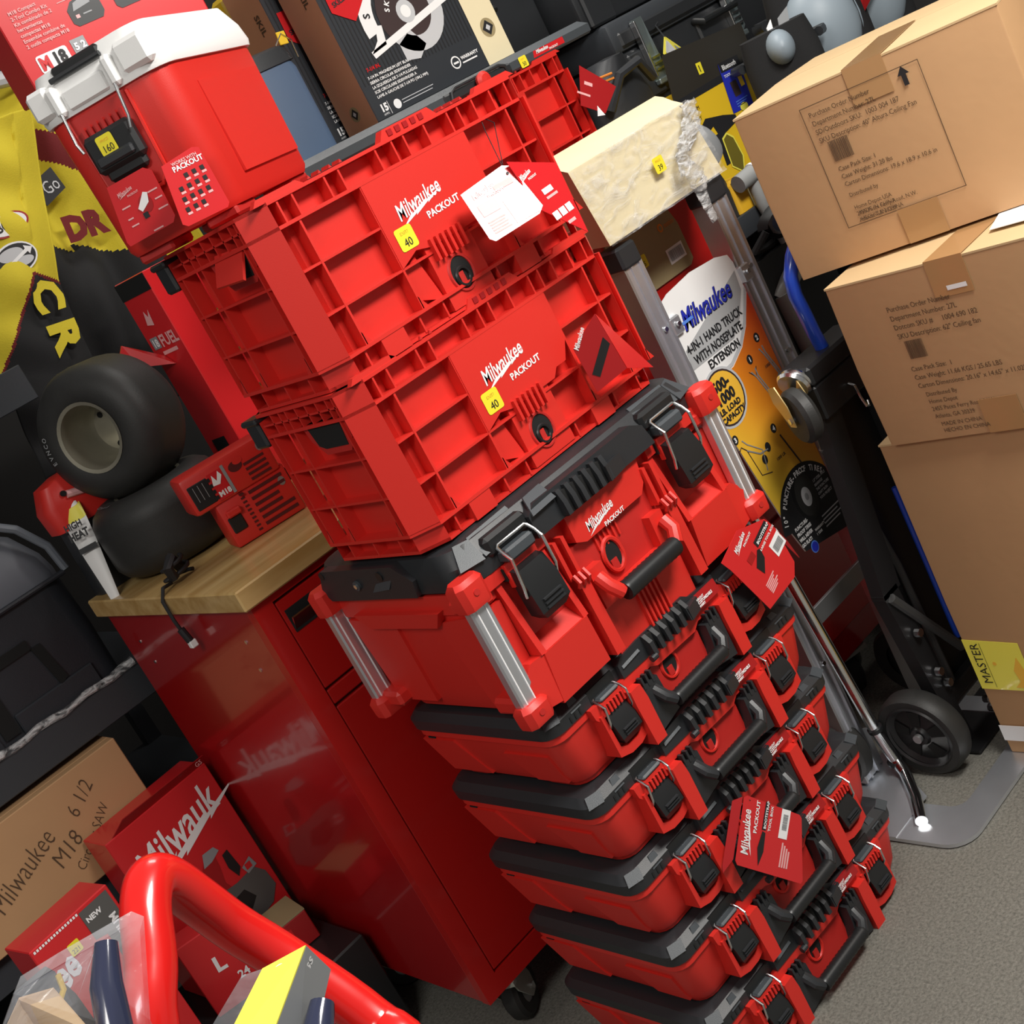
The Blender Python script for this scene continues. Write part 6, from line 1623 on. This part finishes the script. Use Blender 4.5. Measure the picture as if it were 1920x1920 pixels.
def red_handle():
    t = thing('cart_handle', 'glossy red tubular hoop handle in the near left corner', 'handle', (-.86, -.671, 0))
    m = MB()
    A = [(-.086, -.070, 0), (-.086, -.070, .80), (-.080, -.066, 1.10), (-.062, -.062, 1.165), (-.036, -.044, 1.193), (-.015, -.023, 1.216), (.002, -.007, 1.2225), (.014, .002, 1.2105), (.025, .009, 1.181), (.037, .011, 1.144), (.052, -.002, 1.102), (.068, -.044, 1.038), (.070, -.080, .98), (.070, -.085, .6), (.070, -.085, 0)]
    def smooth(P, n=5):
        out = []
        for i in range(len(P) - 1):
            p0, p1, p2, p3 = [Vector(P[max(0, min(len(P) - 1, i + k))]) for k in (-1, 0, 1, 2)]
            for k in range(n):
                u = k / n; out.append((0.5 * ((2 * p1) + (p2 - p0) * u + (2 * p0 - 5 * p1 + 4 * p2 - p3) * u * u + (3 * p1 - p0 - 3 * p2 + p3) * u ** 3))[:])
        out.append(P[-1]); return out
    m.tube(smooth(A), .0175, 'handle_red', 20)
    m.build('hoop', t)
    m = MB(); m.box(-.11, .10, -.17, -.04, .0, .012, 'handle_red', b=.003); m.build('foot_plate', t)
red_handle()

def blister(name, label, loc, rz, pts, body):
    t = thing(name, label, 'blister pack', loc, rz); body(t); return t
td = thing('blister_pack', 'yellow and grey blister pack with white script in the near foreground', 'blister pack', (-.90, -.90, 1.051))
def dustless(t):
    O = Vector(t.location)
    V = lambda *p: Vector(p) - O
    dn = Vector((-.85, -.12, -.35)).normalized() * .150
    E0, Y0, G0, G1 = V(-.8617, -.8991, 1.2196), V(-.8838, -.8815, 1.2184), V(-.8521, -.8833, 1.1891), V(-.8635, -.8841, 1.1813)
    E1, Y1, G2 = V(-.9515, -.9217, 1.181), V(-.9544, -.8993, 1.1984), V(-.930, -.905, 1.140)
    x = (E0 - E1).normalized()
    b = MB(); n = (Y0 - E0).cross(E1 - E0).normalized()
    b.slab([p[:] for p in (E0, Y0, Y1, E1)], (n * .001)[:], 'yelb')
    up = (Y0 - E0); d = (x[:], up[:])
    if n.dot(x.cross(up)) < 0: pass
    b.disc(-.018, .010, .006, .005, E0[:], d, 'white', lift=.0016); b.disc(-.052, .008, .007, .006, E0[:], d, 'white', lift=.0016)
    b.build('front_card', t, smooth=0)['label'] = 'bright yellow front card'
    s = MB(); s.slab([p[:] for p in (E0, G0, G1, G2, E1)], (0, .0008, -.0004), 'greycard')
    q = (G0 - E0); d2 = (x[:], (-q)[:])
    s.text('Dustless', (V(-.8893, -.9011, 1.1966))[:], d2, .0105, 'white', sx=.85, shear=.25, bold=.02, lift=.0012)
    s.build('side_card', t, smooth=0)['label'] = 'grey side card with white script'
    v = MB(); v.tube([V(-.905, -.925, 1.170)[:], V(-.885, -.912, 1.184)[:], V(-.8735, -.905, 1.190)[:]], [.009, .009, .007], 'navy', 14); v.build('vial', t)['label'] = 'dark blue tube inside the pack'
    f = MB(); f.slab([p[:] for p in (Y0, Y1, Y1 + Vector((-.014, .012, .004)), Y0 + Vector((-.010, .008, .002)))], (.0004, .0004, 0), 'clear')
    f.slab([(-.05, -.020, .0), (-.048, -.020, .13), (-.044, -.014, .13), (-.046, -.014, .0)], (.004, .002, 0), 'greycard')
    f.build('clear_shell', t, smooth=0)['label'] = 'clear plastic edge and stem'
dustless(td)

def clear_pack():
    t = thing('blister_pack', 'clear blister pack with dark blue tools left of the red handle', 'blister pack', (-.96, -.80, 1.051))
    O = Vector(t.location); V = lambda *p: (Vector(p) - O)[:]
    off = Vector((.010, .014, 0))
    A = [(-.9813, -.7851, 1.2664), (-.956, -.7801, 1.2603), (-.9056, -.7632, 1.2436), (-.9019, -.7668, 1.2368), (-.9404, -.8021, 1.1973), (-.955, -.805, 1.0515), (-1.01, -.80, 1.0515), (-1.0065, -.8072, 1.2587)]
    c = MB(); c.slab([V(*p) for p in A], (.010, .014, 0), 'clear'); c.build('clear_shell', t, smooth=0)['label'] = 'clear plastic shell'
    n = MB()
    n.tube([V(-.968, -.800, 1.06), V(-.9541, -.802, 1.2085), V(-.9387, -.785, 1.2319), V(-.9230, -.773, 1.2480)], [.011, .011, .010, .007], 'navy', 18)
    n.build('tool_grip', t)['label'] = 'glossy dark blue tool grip'
    k = MB(); k.slab([V(-.9804, -.781, 1.2600), V(-.9611, -.770, 1.2464), V(-.9615, -.792, 1.2203), V(-.985, -.795, 1.0515), V(-1.02, -.79, 1.0515), V(-1.000, -.795, 1.255)], (.001, .002, 0), 'cartonl'); k.build('backing_card', t, smooth=0)
clear_pack()
t = thing('blister_pack', 'yellow red and white pack cut by the lower left corner of the photo', 'blister pack', (-1.035, -.795, 1.051), -43)
m = MB(); m.box(-.09, .030, 0, .02, 0, .175, 'yelb', b=.003); m.slab([(-.09, -.001, .175), (.030, -.001, .175), (.030, -.001, .215), (-.09, -.001, .25)], (0, .004, 0), 'cardred'); m.shape([(.0, .16), (.03, .195), (.03, .16)], (0, -.001, 0), FRONT, 'white'); m.disc(-.02, .06, .04, .05, (0, -.001, 0), FRONT, 'white'); m.build('card', t, smooth=0)
